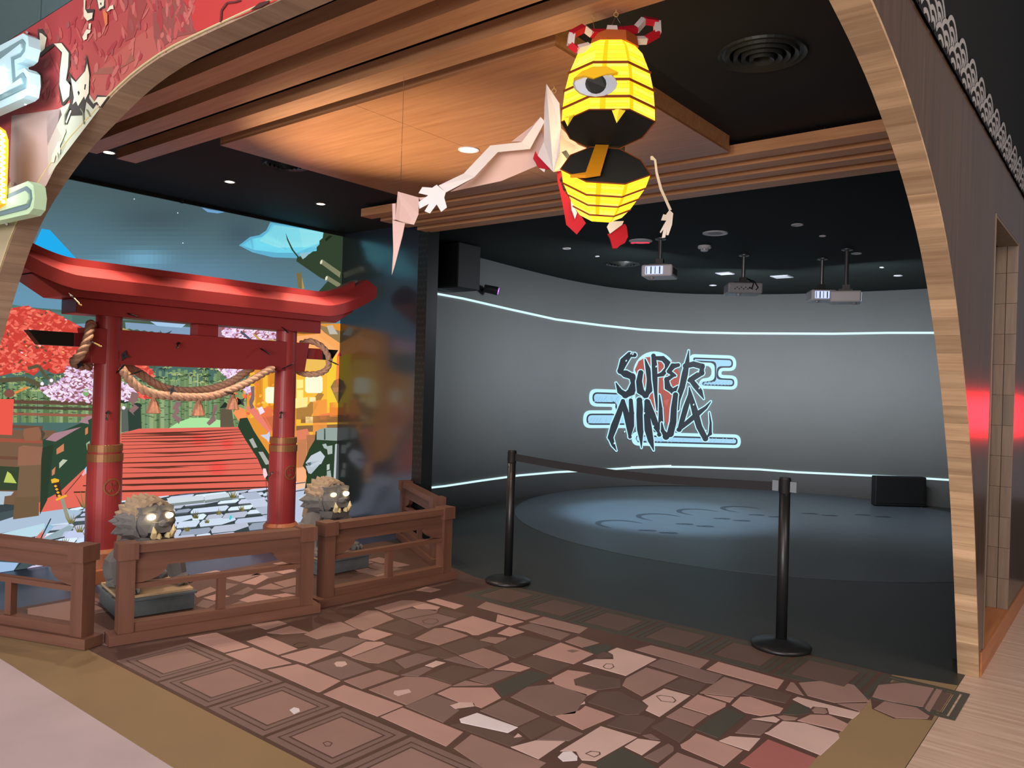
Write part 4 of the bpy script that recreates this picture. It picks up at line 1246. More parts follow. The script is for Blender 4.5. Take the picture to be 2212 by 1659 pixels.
def tassel(px, py, h=0.125, r=0.048):
    c = atx(px, py, XF)
    m = MB()
    prof = [(0.010, 0.0), (0.016, -0.01), (0.018, -0.03), (0.026, -0.045), (r * 0.75, -h * 0.65), (r, -h), (r * 0.86, -h - 0.004), (0.001, -h + 0.004)]
    n = 18
    vs = []
    for r_, z in prof:
        for k in range(n):
            rr = r_ * (1 + (0.09 if k % 2 else -0.05) * (1 if z < -0.04 else 0))
            a = 2 * PI * k / n
            vs.append((c.x + rr * math.cos(a), c.y + rr * math.sin(a), c.z + z))
    fs = [(i * n + k, i * n + (k + 1) % n, (i + 1) * n + (k + 1) % n, (i + 1) * n + k) for i in range(len(prof) - 1) for k in range(n)]
    m.add(vs, fs)
    m.build('tassel', M['tassel'], rp)
M['tassel'] = mat('pinkish_straw_tassel', (206, 150, 120), 0.85, 0.2, noise=0.2, nscale=40)
for x, y in ((332, 855), (429, 862), (503, 850)):
    tassel(x, y)
def shide(pts, X=XF - 0.02):
    P_ = [atx(x, y, X) for x, y in pts]
    m = MB(); m.extr(P_, (0.004, 0, 0)); m.build('paper_streamer', M['shide'], rp)
M['shide'] = mat('mauve_white_paper', (196, 168, 172), 0.7, 0.2)
shide([(284, 846), (300, 850), (296, 866), (288, 872), (300, 880), (287, 892), (290, 897), (278, 887), (288, 876), (280, 866)])
shide([(380, 868), (390, 868), (390, 876), (384, 880), (388, 888), (380, 896), (390, 904), (386, 916), (380, 908), (371, 900), (378, 886), (372, 882)])
shide([(462, 874), (469, 874), (468, 886), (462, 896), (466, 908), (452, 919), (446, 914), (458, 900), (460, 886)])
shide([(541, 836), (549, 834), (549, 862), (545, 872), (549, 880), (541, 884), (538, 868), (543, 852)])
lp = thing('straw_rope', 'twisted straw rope loop hanging round the right end of the gate beam', 'rope', (TXC, 4.4, 1.5))
twist(rope_px([(650, 742, XR), (672, 737, TXC + 0.0), (698, 751, TXC + 0.06), (711, 776, TXC + 0.1), (706, 797, TXC + 0.1), (688, 807, TXC + 0.08), (662, 808, TXC + 0.0), (642, 802, XR)]), 0.026).build('rope', M['rope'], lp, smooth=True)
lp = thing('straw_rope', 'twisted straw rope loop hanging round the left end of the gate beam', 'rope', (TXC, 2.4, 1.5))
twist(rope_px([(205, 712, XR), (196, 700, TXC + 0.04), (193, 718, XF + 0.02), (185, 745, XF + 0.03), (172, 768, XF + 0.02), (160, 780, TXC + 0.05), (168, 788, XR + 0.03), (196, 792, XR)]), 0.030).build('rope', M['rope'], lp, smooth=True)

# ---- throwing knives and stars stuck in the gate
M['iron'] = mat('black_iron', (34, 34, 36), 0.4, 0.5, 0.3)
M['brass'] = mat('pale_brass', (222, 196, 130), 0.35, 0.5, 0.4)
def kunai(tip, ring, X0, X1, label, mt='iron'):
    a, c = atx(tip[0], tip[1], X0), atx(ring[0], ring[1], X1)
    d = (c - a); Ln = max(d.length, 0.10); d.normalize()
    c = a + d * Ln
    ref = UP if abs(d.z) < 0.9 else RT
    n1 = d.cross(ref).normalized(); n2 = d.cross(n1)
    t = thing('throwing_knife', label, 'throwing knife', tuple(a), 0, 'knives stuck in the gate and its ropes')
    k = a + d * Ln * 0.30; e = a + d * Ln * 0.48
    w = 0.018
    m = MB(); m.add([a, k + n1 * w, k + n2 * 0.007, k - n1 * w, k - n2 * 0.007, e], [(0, 1, 2), (0, 2, 3), (0, 3, 4), (0, 4, 1), (5, 2, 1), (5, 3, 2), (5, 4, 3), (5, 1, 4)]); m.build('blade', M['iron'], t)
    m = MB(); m.tube([e - d * 0.004, a + d * Ln * 0.84], [0.0055, 0.0065], 8); m.build('handle', M[mt], t)
    rc = a + d * Ln * 0.93; R0 = Ln * 0.075
    m = MB(); m.tube([rc + (d * math.cos(q * PI / 6) + n1 * math.sin(q * PI / 6)) * R0 for q in range(13)], 0.0035, 6, cap=False); m.build('ring', M[mt], t)
def star(px, py, X, label, r=0.042, rot=0.3, mt='iron'):
    c = atx(px, py, X)
    t = thing('throwing_star', label, 'throwing star', tuple(c), 0, 'throwing stars stuck in the gate and its ropes')
    nx = (CAM - c).normalized(); u = nx.cross(UP).normalized(); v = u.cross(nx); nx = (nx + u * 0.4).normalized(); u = nx.cross(UP).normalized(); v = u.cross(nx)
    pts = []
    for k in range(8):
        a = rot + k * PI / 4; rr = r if k % 2 == 0 else r * 0.42
        pts.append(c + (u * math.cos(a) + v * math.sin(a)) * rr)
    m = MB(); m.extr([p + nx * 0.004 for p in pts], -nx * 0.006); m.build('blade', M[mt], t)
    m = MB(); m.extr([c + (u * math.cos(q * PI / 4) + v * math.sin(q * PI / 4)) * r * 0.16 + nx * 0.0042 for q in range(8)], nx * 0.002); m.build('hub', M['rubber'], t)
XK = TXC + 0.16
kunai((148, 632), (175, 660), XK + 0.02, XK + 0.10, 'throwing knife with pale brass handle stuck left under the gate roof', 'brass')
kunai((272, 676), (293, 683), TXC + 0.125, TXC + 0.20, 'dark throwing knife stuck above the left opening of the gate')
kunai((386, 738), (382, 752), TXC + 0.078, TXC + 0.15, 'dark throwing knife stuck pointing straight at us in the tie beam')
kunai((192, 735), (219, 749), XF + 0.03, XF + 0.12, 'throwing knife with brass ring handle stuck through the left rope loop', 'brass')
kunai((250, 808), (268, 789), TXC + 0.10, TXC + 0.16, 'dark throwing knife stuck at the top of the left post, beside the rope')
kunai((276, 811), (308, 800), XF + 0.03, XF + 0.10, 'dark throwing knife stuck in the left part of the rope garland')
kunai((482, 846), (500, 850), XF + 0.03, XF + 0.09, 'dark throwing knife stuck in the right part of the rope garland')
kunai((604, 702), (623, 719), TXC + 0.09, TXC + 0.17, 'dark throwing knife stuck high in the right post')
kunai((559, 751), (584, 766), TXC + 0.078, TXC + 0.16, 'dark throwing knife stuck near the right end of the tie beam')
kunai((606, 799), (633, 785), TXC + 0.10, TXC + 0.16, 'dark throwing knife stuck where tie beam meets the right post')
kunai((708, 778), (731, 788), TXC + 0.12, TXC + 0.20, 'dark throwing knife stuck through the right rope loop')
kunai((608, 888), (606, 902), TXC + 0.09, TXC + 0.15, 'small dark throwing knife stuck low in the right post, above its gold bands')
kunai((234, 886), (231, 902), TXC + 0.09, TXC + 0.14, 'small dark throwing knife stuck low in the left post, above its gold bands')
kunai((590, 1018), (583, 1026), TXC + 0.10, TXC + 0.12, 'small dark throwing knife stuck in the sleeve of the right post')
star(268, 768, TXC + 0.086, 'black throwing star stuck in the tie beam beside the left post')
star(372, 843, XF + 0.032, 'black throwing star stuck in the rope garland', 0.038)
star(520, 868, XF + 0.0, 'black throwing star beside the right tassel of the garland', 0.045, 0.8)
star(661, 756, TXC + 0.05, 'small black throwing star on the thin beam inside the right rope loop', 0.026)
star(172, 787, XF - 0.02, 'black throwing star under the left rope loop', 0.036)
# ================================================================ backlit mural on the left wall
def mw(x, y, k=1):
    p = atx(x, y, WX + 0.0012 * k)
    p.y = min(max(p.y, 1.665), WB - 0.001)
    p.z = min(max(p.z, 0.002), ZC - 0.001)
    return p
MP = Print(mw)
def sky(x, y):
    t = min(1, max(0, (y - 380 - x * 0.16) / 250))
    a, c = (74, 96, 100), (104, 150, 176)
    col_ = [a[i] + (c[i] - a[i]) * t for i in range(3)]
    def blob(cx, cy, rx, ry, rgb, s):
        d = ((x - cx) / rx) ** 2 + ((y - cy) / ry) ** 2
        w = s * math.exp(-d * 1.6)
        for i in range(3):
            col_[i] += (rgb[i] - col_[i]) * min(1, w)
    blob(310, 560, 70, 24, (120, 176, 205), 0.9)
    blob(215, 568, 50, 14, (112, 164, 192), 0.6)
    blob(340, 470, 120, 40, (66, 84, 92), 0.8)
    blob(520, 500, 50, 40, (66, 88, 100), 0.8)
    blob(420, 590, 120, 40, (100, 138, 166), 0.6)
    return tuple(col_)
for i in range(-24, 76):
    for j in range(0, 46):
        x0, y0 = i * 10, 300 + j * 10
        if y0 < 300 + 0:
            continue
        pts = [mw(x0, y0), mw(x0 + 10, y0), mw(x0 + 10, y0 + 10), mw(x0, y0 + 10)]
        if min(p.z for p in pts) > ZC or max(p.y for p in pts) > WB + 0.2 or min(p.y for p in pts) < 1.68:
            continue
        q = []
        for p in pts:
            q.append(Vector((p.x, min(p.y, WB - 0.001), min(p.z, ZC - 0.001))))
        MP.b.face(q, lin(sky(x0 + 5, y0 + 5)))
MP.k = 2
P = MP.poly
# clouds
P([(516, 530), (540, 512), (560, 508), (575, 498), (584, 480), (740, 502), (740, 610), (700, 570), (650, 558), (590, 556), (545, 545)], (96, 176, 208))
P([(522, 530), (545, 516), (566, 512), (580, 500), (588, 484), (740, 506), (740, 560), (690, 552), (640, 546), (600, 546), (550, 540)], (120, 220, 236))
P([(560, 520), (584, 500), (592, 486), (740, 508), (740, 540), (660, 534), (600, 535)], (172, 230, 224))
P([(435, 448), (450, 452), (486, 458), (470, 461), (448, 458)], (110, 160, 205))
P([(60, 560), (90, 494), (108, 497), (166, 560), (120, 610)], (34, 172, 238))
for x, y in ((395, 525), (384, 460), (290, 430)):
    MP.dot(x, y, 1.4, 1.4, (230, 235, 240), 6)
MP.k = 3
# pagoda roof, upper right
gd = (50, 66, 46)
P([(617, 503), (623, 518), (634, 540), (646, 555), (655, 548), (668, 549), (676, 543), (684, 542), (684, 534), (690, 528), (690, 520), (697, 514), (698, 506), (700, 498), (744, 500), (744, 640), (688, 630), (708, 607), (692, 600), (640, 564), (642, 555), (630, 540), (620, 518)], gd)
P([(646, 548), (672, 544), (660, 556), (654, 560)], (150, 190, 205), 4)
for a in ((691, 560, 697, 568, 736, 588, 734, 600), (702, 595, 709, 601, 736, 613, 732, 622)):
    P([(a[0], a[1] + 8), (a[0] + 5, a[1]), (a[4], a[5]), (a[6], a[7])], (128, 130, 100), 4)
    MP.dot(a[0] + 3, a[1] + 6, 2.4, 5, (226, 224, 196), 8, 0.3, 5)
P([(640, 590), (646, 591), (649, 585), (652, 598), (658, 624), (644, 622)], (124, 106, 66), 4)
P([(652, 598), (658, 624), (652, 624)], (170, 146, 96), 5)
P([(702, 516), (712, 508), (718, 510), (704, 522)], (30, 40, 30), 4)
# far bank: teal haze, roofs and bamboo wood
P([(-240, 640), (170, 672), (262, 690), (740, 712), (740, 950), (-240, 940)], (78, 110, 104), 3)
P([(10, 655), (156, 680), (156, 700), (80, 690), (10, 668)], (84, 124, 116), 3.3)
P([(130, 692), (175, 705), (205, 725), (186, 720), (150, 708)], (34, 46, 44), 3.6)
P([(160, 700), (200, 698), (205, 722), (188, 714)], (120, 150, 176), 3.5)
P([(258, 692), (440, 700), (440, 746), (258, 742)], (74, 92, 74), 3.4)
pts = [(272, 700)]
for k in range(12):
    pts += [(272 + k * 13, 702 + k * 1.2), (278 + k * 13, 706 + k * 1.2)]
P([(270, 696), (428, 708)] + [(424 - k * 8, 726 - k * 0.9 + (2.5 if k % 2 else 0)) for k in range(20)], (130, 158, 186), 4)
P([(324, 694), (402, 700), (392, 708), (340, 704)], (166, 200, 232), 4.5)
P([(345, 712), (352, 722), (372, 714), (360, 727), (350, 730)], (60, 80, 72), 4.6)
P([(264, 708), (318, 726), (310, 728), (264, 726)], (176, 158, 100), 4.8)
# bamboo
for (xa, xb, ya, yb, n) in ((-60, 215, 812, 905, 60), (262, 530, 796, 935, 58)):
    for k in range(n):
        x = xa + (xb - xa) * (k + R.random() * 0.7) / n
        y = ya + R.uniform(0, 34)
        c = R.choice([(132, 158, 106), (112, 138, 90), (150, 172, 124), (94, 120, 80), (120, 150, 110)])
        w = R.uniform(4, 8)
        MP.line([(x, y), (x + R.uniform(-2, 2), yb + 8)], w, c, 3.9 + R.random() * 0.4)
        for q in range(4):
            yy = y + 18 + q * 24 + R.uniform(-5, 5)
            if yy < yb:
                MP.line([(x - w / 2, yy), (x + w / 2, yy)], 1.4, (56, 74, 50), 4.5)
    for k in range(int(n * 1.2)):
        x, y = R.uniform(xa, xb), R.uniform(ya - 8, ya + 50)
        c = R.choice([(60, 84, 58), (46, 66, 48), (160, 176, 116), (180, 190, 130), (70, 96, 62)])
        for q in range(6):
            a = -0.3 + q * 0.75 + R.uniform(-0.2, 0.2)
            l = R.uniform(8, 16)
            dx, dy = l * math.cos(a), l * 0.8 * abs(math.sin(a)) - 4
            P([(x, y), (x + dx * 0.5 + 1, y + dy * 0.4 - 3), (x + dx, y + dy), (x + dx * 0.5, y + dy * 0.5)], c, 4.7 + R.random() * 0.3)
P([(360, 928), (385, 912), (410, 903), (440, 902), (478, 908), (478, 928)], (170, 228, 160), 5)
P([(262, 880), (282, 882), (282, 930), (262, 934)], (92, 100, 92), 5)
P([(276, 886), (304, 878), (306, 928), (278, 932)], (48, 66, 56), 5.1)
for (x, y) in ((268, 866), (296, 876)):
    MP.dot(x, y, 11, 6, (44, 60, 50), 8, 0, 5.2)
# maples
def foliage(outline, base, dabs, n, r0, r1, layer, gaps=None, ng=0):
    P(outline, base, layer)
    xs = [p[0] for p in outline]; ys_ = [p[1] for p in outline]
    def inside(x, y):
        c = False
        for (x0, y0), (x1, y1) in zip(outline, outline[1:] + outline[:1]):
            if (y0 > y) != (y1 > y) and x < (x1 - x0) * (y - y0) / (y1 - y0) + x0:
                c = not c
        return c
    k = 0
    tries = 0
    while k < n + ng and tries < 40 * (n + ng):
        tries += 1
        x, y = R.uniform(min(xs), max(xs)), R.uniform(min(ys_), max(ys_))
        if not inside(x, y):
            continue
        if k < ng:
            MP.dot(x, y, R.uniform(3, 7), R.uniform(2, 4), gaps, 6, R.uniform(0, 3), layer + 0.1)
        else:
            r = R.uniform(r0, r1)
            MP.dot(x, y, r * 1.7, r * 0.7, R.choice(dabs), 6, R.uniform(-0.9, 0.9), layer + 0.15 + 0.5 * R.random())
        k += 1
mo = [(-60, 690), (8, 684), (14, 668), (34, 664), (62, 660), (70, 666), (110, 672), (150, 692), (188, 714), (190, 730), (178, 752), (165, 780), (140, 805), (118, 808), (90, 796), (72, 812), (50, 800), (0, 812), (-60, 820)]
MPmaple = [(240, 104, 84), (228, 90, 76), (246, 128, 104), (208, 76, 66), (244, 112, 96)]
foliage(mo, (206, 66, 56), MPmaple, 520, 2.6, 4.6, 5.4, (104, 76, 58), 46)
for k in range(16):
    MP.dot(R.uniform(0, 180), R.uniform(690, 790), R.uniform(1.5, 3.5), 1.4, R.choice([(255, 236, 190), (250, 220, 240), (255, 200, 110)]), 6, 0.3, 6.4)
foliage([(262, 790), (318, 788), (336, 814), (300, 812), (270, 802)], (210, 68, 58), MPmaple, 60, 2.2, 3.6, 5.4)
foliage([(284, 832), (316, 838), (338, 850), (330, 862), (300, 860), (288, 848)], (214, 64, 56), MPmaple, 60, 2.2, 3.6, 5.4)
for pth, w in (([(60, 796), (84, 790), (96, 810), (118, 830)], 7), ([(0, 822), (54, 818), (84, 830), (96, 836)], 10), ([(60, 824), (92, 838)], 5)):
    MP.line(pth, w, (92, 86, 62), 6.2)
MP.line([(30, 850), (60, 836)], 5, (226, 140, 70), 6.3)
# cherry blossom
def blossoms(outline, base, n, layer, r0=2.2, r1=3.6, bg=True):
    foliage(outline, base, [(244, 226, 248), (228, 196, 232), (236, 212, 240), (210, 168, 206), (250, 236, 250)], n, r0, r1, layer)
blossoms([(82, 838), (120, 828), (140, 812), (142, 796), (165, 782), (212, 782), (212, 872), (150, 868), (110, 862)], (150, 96, 104), 330, 6.5)
blossoms([(256, 824), (290, 838), (296, 852), (280, 868), (256, 862)], (150, 96, 110), 70, 6.5)
P([(464, 700), (612, 708), (612, 746), (464, 738)], (150, 104, 118), 5)
blossoms([(478, 706), (606, 714), (604, 744), (490, 738)], (160, 92, 96), 200, 5.3)
MP.line([(520, 716), (548, 740)], 5, (80, 86, 100), 6.2)
MP.line([(548, 722), (566, 738)], 4, (196, 152, 74), 6.2)
P([(560, 742), (585, 732), (606, 738), (604, 746)], (196, 168, 104), 6.2)
blossoms([(470, 796), (540, 796), (528, 812), (500, 826), (486, 812)], (170, 100, 104), 90, 5.6)
blossoms([(520, 836), (540, 832), (548, 846), (534, 850)], (180, 110, 110), 30, 5.6)
MP.dot(185, 848, 7, 9, (128, 180, 118), 6, 0, 7)
MP.dot(112, 824, 9, 8, (118, 116, 108), 8, 0, 6.8)
for (x, y) in ((111, 822), (91, 829), (267, 881)):
    MP.dot(x, y, 4, 4, (255, 244, 255), 8, 0, 7.2)
# stone paving
P([(-240, 1075), (90, 1096), (330, 1070), (600, 1046), (760, 1040), (760, 1110), (600, 1150), (400, 1180), (200, 1210), (-240, 1290)], (58, 68, 70), 4)
row = 0
y = 1066
while y < 1212:
    h = 9 + (y - 1064) * 0.085
    x = 60 + R.uniform(0, 30)
    while x < 690:
        w = R.uniform(30, 92) * (0.8 + (y - 1064) / 400)
        yo = y - (x - 300) * 0.082 + R.uniform(-2.5, 2.5)
        hh = h * R.uniform(0.72, 1.12)
        sk = -10
        if R.random() < 0.24:
            a = [(x + 6, yo + 1), (x + w - 5, yo - w * 0.09), (x + w - 1, yo + hh * 0.45 - w * 0.085), (x + w * 0.6, yo + hh - 2 - w * 0.05), (x + 4 + sk * 0.4, yo + hh - 1), (x + 1 + sk * 0.3, yo + hh * 0.5)]
        else:
            a = [(x + 3, yo + 1.6), (x + w - 3 - R.uniform(0, 5), yo + 1 - w * 0.085), (x + w - 1, yo + hh * 0.3 - w * 0.085), (x + w - 4 + sk * 0.5, yo + hh - 1 - w * 0.08), (x + 2 + sk * 0.5, yo + hh - 1.2), (x + sk * 0.3, yo + hh * 0.6)]
        P(a, R.choice([(206, 222, 240), (190, 202, 224), (186, 194, 212), (216, 232, 248), (150, 162, 180), (204, 212, 236), (222, 240, 250)]), 5 + R.random() * 0.3)
        P([a[4], a[3], (a[3][0] - 1, a[3][1] + 3), (a[4][0] + 2, a[4][1] + 3)], (84, 92, 100), 4.8)
        x += w
    y += h
    row += 1
# kerb stones down the right of the bridge and in front of it
for k in range(7):
    f0, f1 = k / 7, (k + 0.9) / 7
    g = lambda f, o: (520 + f * 110 + o, 1066 + f * 110 - o * 0.12)
    P([g(f0, 0), g(f0, 34), g(f1, 34), g(f1, 0)], R.choice([(196, 206, 226), (176, 186, 206), (210, 222, 240)]), 5.6)
P([(604, 1046), (670, 1040), (720, 1100), (640, 1130)], (188, 200, 222), 5.5)
for k in range(5):
    MP.line([(600 + k * 24, 1050 + k * 14), (660 + k * 20, 1042 + k * 12)], 2, (70, 78, 84), 5.7)
for q in (((360, 1076), (438, 1070), (441, 1080), (366, 1088)), ((444, 1070), (515, 1062), (516, 1070), (442, 1081))):
    P(q, (206, 218, 226), 5.8)
    P([q[3], q[2], (q[2][0], q[2][1] + 6), (q[3][0], q[3][1] + 6)], (128, 140, 140), 5.8)
# left slabs
P([(-120, 1130), (90, 1090), (190, 1100), (190, 1240), (60, 1250), (-120, 1290)], (70, 84, 88), 5)
for q, c in (([(-60, 1145), (80, 1100), (180, 1102), (150, 1128), (60, 1140), (-60, 1165)], (172, 192, 214)), ([(-60, 1168), (96, 1130), (98, 1142), (80, 1158), (-60, 1182)], (186, 220, 232)), ([(-60, 1184), (70, 1160), (72, 1174), (-60, 1210)], (120, 138, 140)), ([(78, 1160), (96, 1140), (100, 1156), (78, 1178)], (214, 118, 104)), ([(98, 1130), (118, 1136), (92, 1162), (92, 1148)], (150, 190, 214)),
             ([(86, 1166), (150, 1134), (160, 1140), (125, 1168), (92, 1172)], (150, 172, 182)), ([(140, 1148), (192, 1142), (192, 1160), (130, 1164)], (196, 204, 236)), ([(92, 1174), (136, 1166), (136, 1184), (100, 1178)], (150, 196, 232)), ([(150, 1180), (176, 1162), (190, 1164), (164, 1186)], (206, 226, 248)),
             ([(-60, 1210), (40, 1216), (30, 1240), (-60, 1250)], (160, 190, 224)), ([(58, 1232), (70, 1222), (124, 1228), (112, 1248), (76, 1250)], (214, 200, 232)), ([(30, 1246), (62, 1240), (66, 1252), (26, 1256)], (232, 232, 246))):
    P(q, c, 5.6)
for q in ([(10, 1190), (140, 1160)], [(110, 1120), (70, 1200)], [(46, 1215), (30, 1246)]):
    MP.line(q, 2.5, (44, 54, 56), 6)
# bridge deck of printed planks
P([(60, 1104), (200, 1000), (262, 936), (300, 926), (526, 922), (546, 942), (604, 1052), (400, 1066), (262, 1082), (91, 1106)], (226, 106, 90), 6)
for k in range(15):
    f = (k / 15) ** 1.55
    y0 = 930 + f * 140
    xl = max(262 - f * 10, 200) if y0 > 936 else 290
    y_l = y0 + 8 * (1 - f)
    sx0 = 262 - (max(0, y0 - 985)) * 1.45
    sx1 = 536 + f * 58
    w = (0.9 + 1.9 * f) * R.uniform(0.5, 1.3)
    xm = sx0 + (sx1 - sx0) * R.uniform(0.3, 0.7)
    P([(sx0, y0 + 6), (xm, y0 + 3 - w), (sx1, y0 - 5), (sx1, y0 - 5 + w * 0.8), (xm, y0 + 3 + w), (sx0, y0 + 6 + w)], (76, 44, 34), 6.3)
    if k % 3 == 1:
        P([(sx0 + 40, y0 + 6), (sx0 + 120, y0 + 3), (sx0 + 180, y0 + 4), (sx0 + 110, y0 + 8)], (110, 58, 44), 6.3)
for (cx, cy, r) in ((470, 1010, 26), (490, 958, 18), (430, 950, 22)):
    for j in range(3):
        MP.dot(cx, cy, r * (1 - j * 0.28), r * (0.75 - j * 0.2), (230 + j * 4, 100 - j * 8, 86 - j * 6), 18, 0, 6.1 + j * 0.05)
# bridge railings
P([(-240, 925), (120, 930), (120, 1110), (-240, 1130)], (120, 92, 70), 3.5)
P([(-240, 1000), (60, 1010), (60, 1060), (-240, 1060)], (56, 70, 50), 6.2)
P([(92, 950), (206, 900), (206, 990), (130, 1062), (96, 1080)], (48, 72, 54), 6.6)
for a in ((98, 950, 176, 922), (170, 912, 208, 898)):
    P([(a[0], a[1]), (a[0] + 18, a[1] - 14), (a[2], a[3]), (a[2] - 18, a[3] + 10), (a[0] + 22, a[1] + 4)], (170, 130, 140), 6.9)
for q in ([(122, 970), (138, 958), (138, 974), (122, 982)], [(184, 926), (190, 922), (190, 936), (184, 940)], [(186, 958), (194, 952), (194, 968), (188, 972)], [(128, 1000), (136, 992), (146, 994), (128, 1012)], [(112, 1016), (120, 1008), (118, 1024), (112, 1028)]):
    P(q, R.choice([(150, 176, 140), (190, 200, 176), (206, 130, 90)]), 7)
for (y, h, c) in ((872, 8, (100, 74, 60)), (884, 6, (84, 72, 58)), (898, 6, (150, 96, 74)), (922, 7, (112, 78, 62)), (952, 8, (160, 84, 66)), (990, 7, (112, 76, 60))):
    MP.line([(-60, y - 6), (206, y + (0 if y < 900 else 4))] if y < 920 else [(-60, y - 4), (92, y + 2)], h, c, 6.6)
P([(-60, 862), (30, 862), (26, 940), (-60, 936)], (236, 90, 76), 6.7)
MP.dot(20, 850, 12, 9, (132, 84, 70), 8, 0, 6.8)
for (x0, x1, yt, yb2) in ((40, 92, 966, 1122),):
    P([(x0 + 12, 926), (x0 + 44, 922), (x0 + 50, 940), (x0 + 44, 952), (x0 + 14, 952), (x0 + 10, 938)], (146, 100, 76), 7.1)
    P([(x0 + 48, 926), (x0 + 58, 936), (x0 + 50, 954)], (80, 74, 60), 7.1)
    P([(x0, yt), (x0 + 10, yt - 4), (x1, yt), (x1 - 4, yt + 38), (x0 - 2, yt + 40)], (150, 104, 82), 7.1)
    P([(x0 + 2, yt + 40), (x1 - 6, yt + 38), (x1 - 8, 1072), (x0 - 4, 1074)], (122, 96, 72), 7.1)
    P([(x0 - 8, 1074), (x1 - 8, 1072), (x1 - 8, yb2 - 8), (x0 - 12, yb2)], (112, 90, 66), 7.1)
    P([(x1 - 2, yt + 2), (x1 + 24, yt - 6), (x1 + 10, 1080), (x1 - 6, 1112)], (44, 62, 46), 7.05)
P([(8, 1042), (16, 1018), (24, 1024), (36, 1044)], (190, 206, 100), 7)
P([(-60, 1060), (30, 1062), (24, 1070), (10, 1072), (8, 1090), (-60, 1090)], (178, 196, 210), 6.9)
P([(518, 904), (534, 902), (548, 930), (586, 990), (606, 1030), (604, 1058), (580, 1046), (556, 990), (530, 950), (514, 922)], (46, 64, 46), 6.7)
for q in ([(538, 950), (546, 946), (556, 966), (548, 968)], [(558, 976), (568, 976), (584, 1002), (574, 1004)]):
    P(q, (172, 176, 168), 7)
# village on the right: lit shops
P([(538, 800), (612, 790), (620, 700), (745, 700), (745, 1020), (600, 1010), (548, 930), (530, 905)], (230, 150, 56), 4.2)
P([(683, 696), (745, 740), (745, 780), (684, 742)], (250, 170, 96), 4.6)
P([(683, 700), (745, 716), (745, 742), (700, 718)], (150, 124, 84), 4.7)
P([(706, 704), (718, 702), (730, 722), (712, 722)], (196, 188, 176), 4.9)
P([(640, 726), (684, 722), (745, 762), (745, 778), (690, 752), (642, 752)], (255, 176, 110), 4.6)
for k in range(5):
    P([(540 + k * 14, 806), (550 + k * 14, 804), (552 + k * 14, 900), (540 + k * 14, 904)], R.choice([(252, 190, 60), (220, 140, 40), (246, 170, 40)]), 4.7)
P([(640, 800), (650, 770), (700, 772), (708, 800)], (240, 190, 90), 4.9)
P([(640, 800), (745, 800), (745, 960), (640, 960)], (250, 190, 64), 4.5)
for q, c in (([(708, 760), (734, 770), (734, 880), (706, 880)], (246, 206, 60)), ([(638, 860), (665, 858), (664, 880), (638, 882)], (255, 236, 150)), ([(676, 866), (706, 862), (706, 940), (676, 940)], (246, 158, 70)), ([(712, 870), (740, 868), (740, 900), (712, 900)], (240, 140, 60)), ([(650, 900), (745, 896), (745, 912), (650, 914)], (150, 104, 60)), ([(640, 882), (662, 878), (690, 846), (700, 852), (668, 906), (640, 906)], (176, 128, 64)), ([(722, 822), (745, 818), (745, 880), (730, 872), (714, 836)], (128, 96, 72)), ([(718, 838), (745, 836), (745, 846), (720, 848)], (190, 128, 96)),
             ([(640, 920), (745, 916), (745, 930), (640, 934)], (140, 104, 66)), ([(668, 858), (682, 858), (682, 868), (668, 868)], (255, 236, 170)), ([(660, 900), (676, 900), (676, 914), (660, 914)], (255, 222, 150)), ([(690, 896), (720, 890), (724, 904), (692, 906)], (246, 130, 80)), ([(728, 770), (745, 760), (745, 830), (724, 838)], (232, 70, 74))):
    P(q, c, 5.2)
for (x0, y0, x1, y1) in ((573, 836, 600, 871), (659, 812, 697, 849)):
    P([(x0, y0 + 5), (x0 + 4, y0), (x1 - 4, y0), (x1, y0 + 5), (x1, y1 - 5), (x1 - 4, y1), (x0 + 4, y1), (x0, y1 - 5)], (255, 252, 216), 5.8)
for (x0, y0) in ((641, 820), (641, 842)):
    P([(x0, y0), (x0 + 14, y0), (x0 + 14, y0 + 18), (x0, y0 + 20)], (255, 240, 140), 5.6)
for k in range(60):
    MP.dot(R.uniform(505, 600), R.uniform(830, 900), R.uniform(2, 5), R.uniform(1.5, 4), R.choice([(255, 170, 60), (246, 130, 70), (255, 206, 90), (240, 100, 80)]), 6, R.uniform(0, 3), 5.0 + R.random() * 0.3)
P([(504, 892), (512, 878), (530, 884), (534, 908), (520, 916)], (250, 150, 90), 5.6)
P([(476, 884), (500, 880), (506, 922), (476, 924)], (96, 88, 70), 5.6)
P([(474, 882), (486, 868), (500, 880)], (40, 50, 42), 5.7)
for q, c in (([(530, 880), (546, 876), (590, 930), (580, 936)], (236, 130, 110)), ([(560, 882), (586, 880), (590, 900), (566, 902)], (236, 120, 74)), ([(566, 900), (600, 896), (600, 930), (584, 930)], (206, 110, 70)), ([(640, 930), (664, 926), (672, 946), (660, 958), (640, 956)], (226, 130, 96)), ([(642, 950), (662, 948), (662, 1010), (642, 1012)], (196, 128, 86)), ([(640, 1010), (660, 1008), (664, 1044), (640, 1050)], (250, 176, 130)), ([(662, 940), (690, 938), (690, 1000), (664, 1002)], (176, 116, 76)), ([(640, 1044), (662, 1040), (690, 1046), (640, 1058)], (246, 196, 160))):
    P(q, c, 5.5)
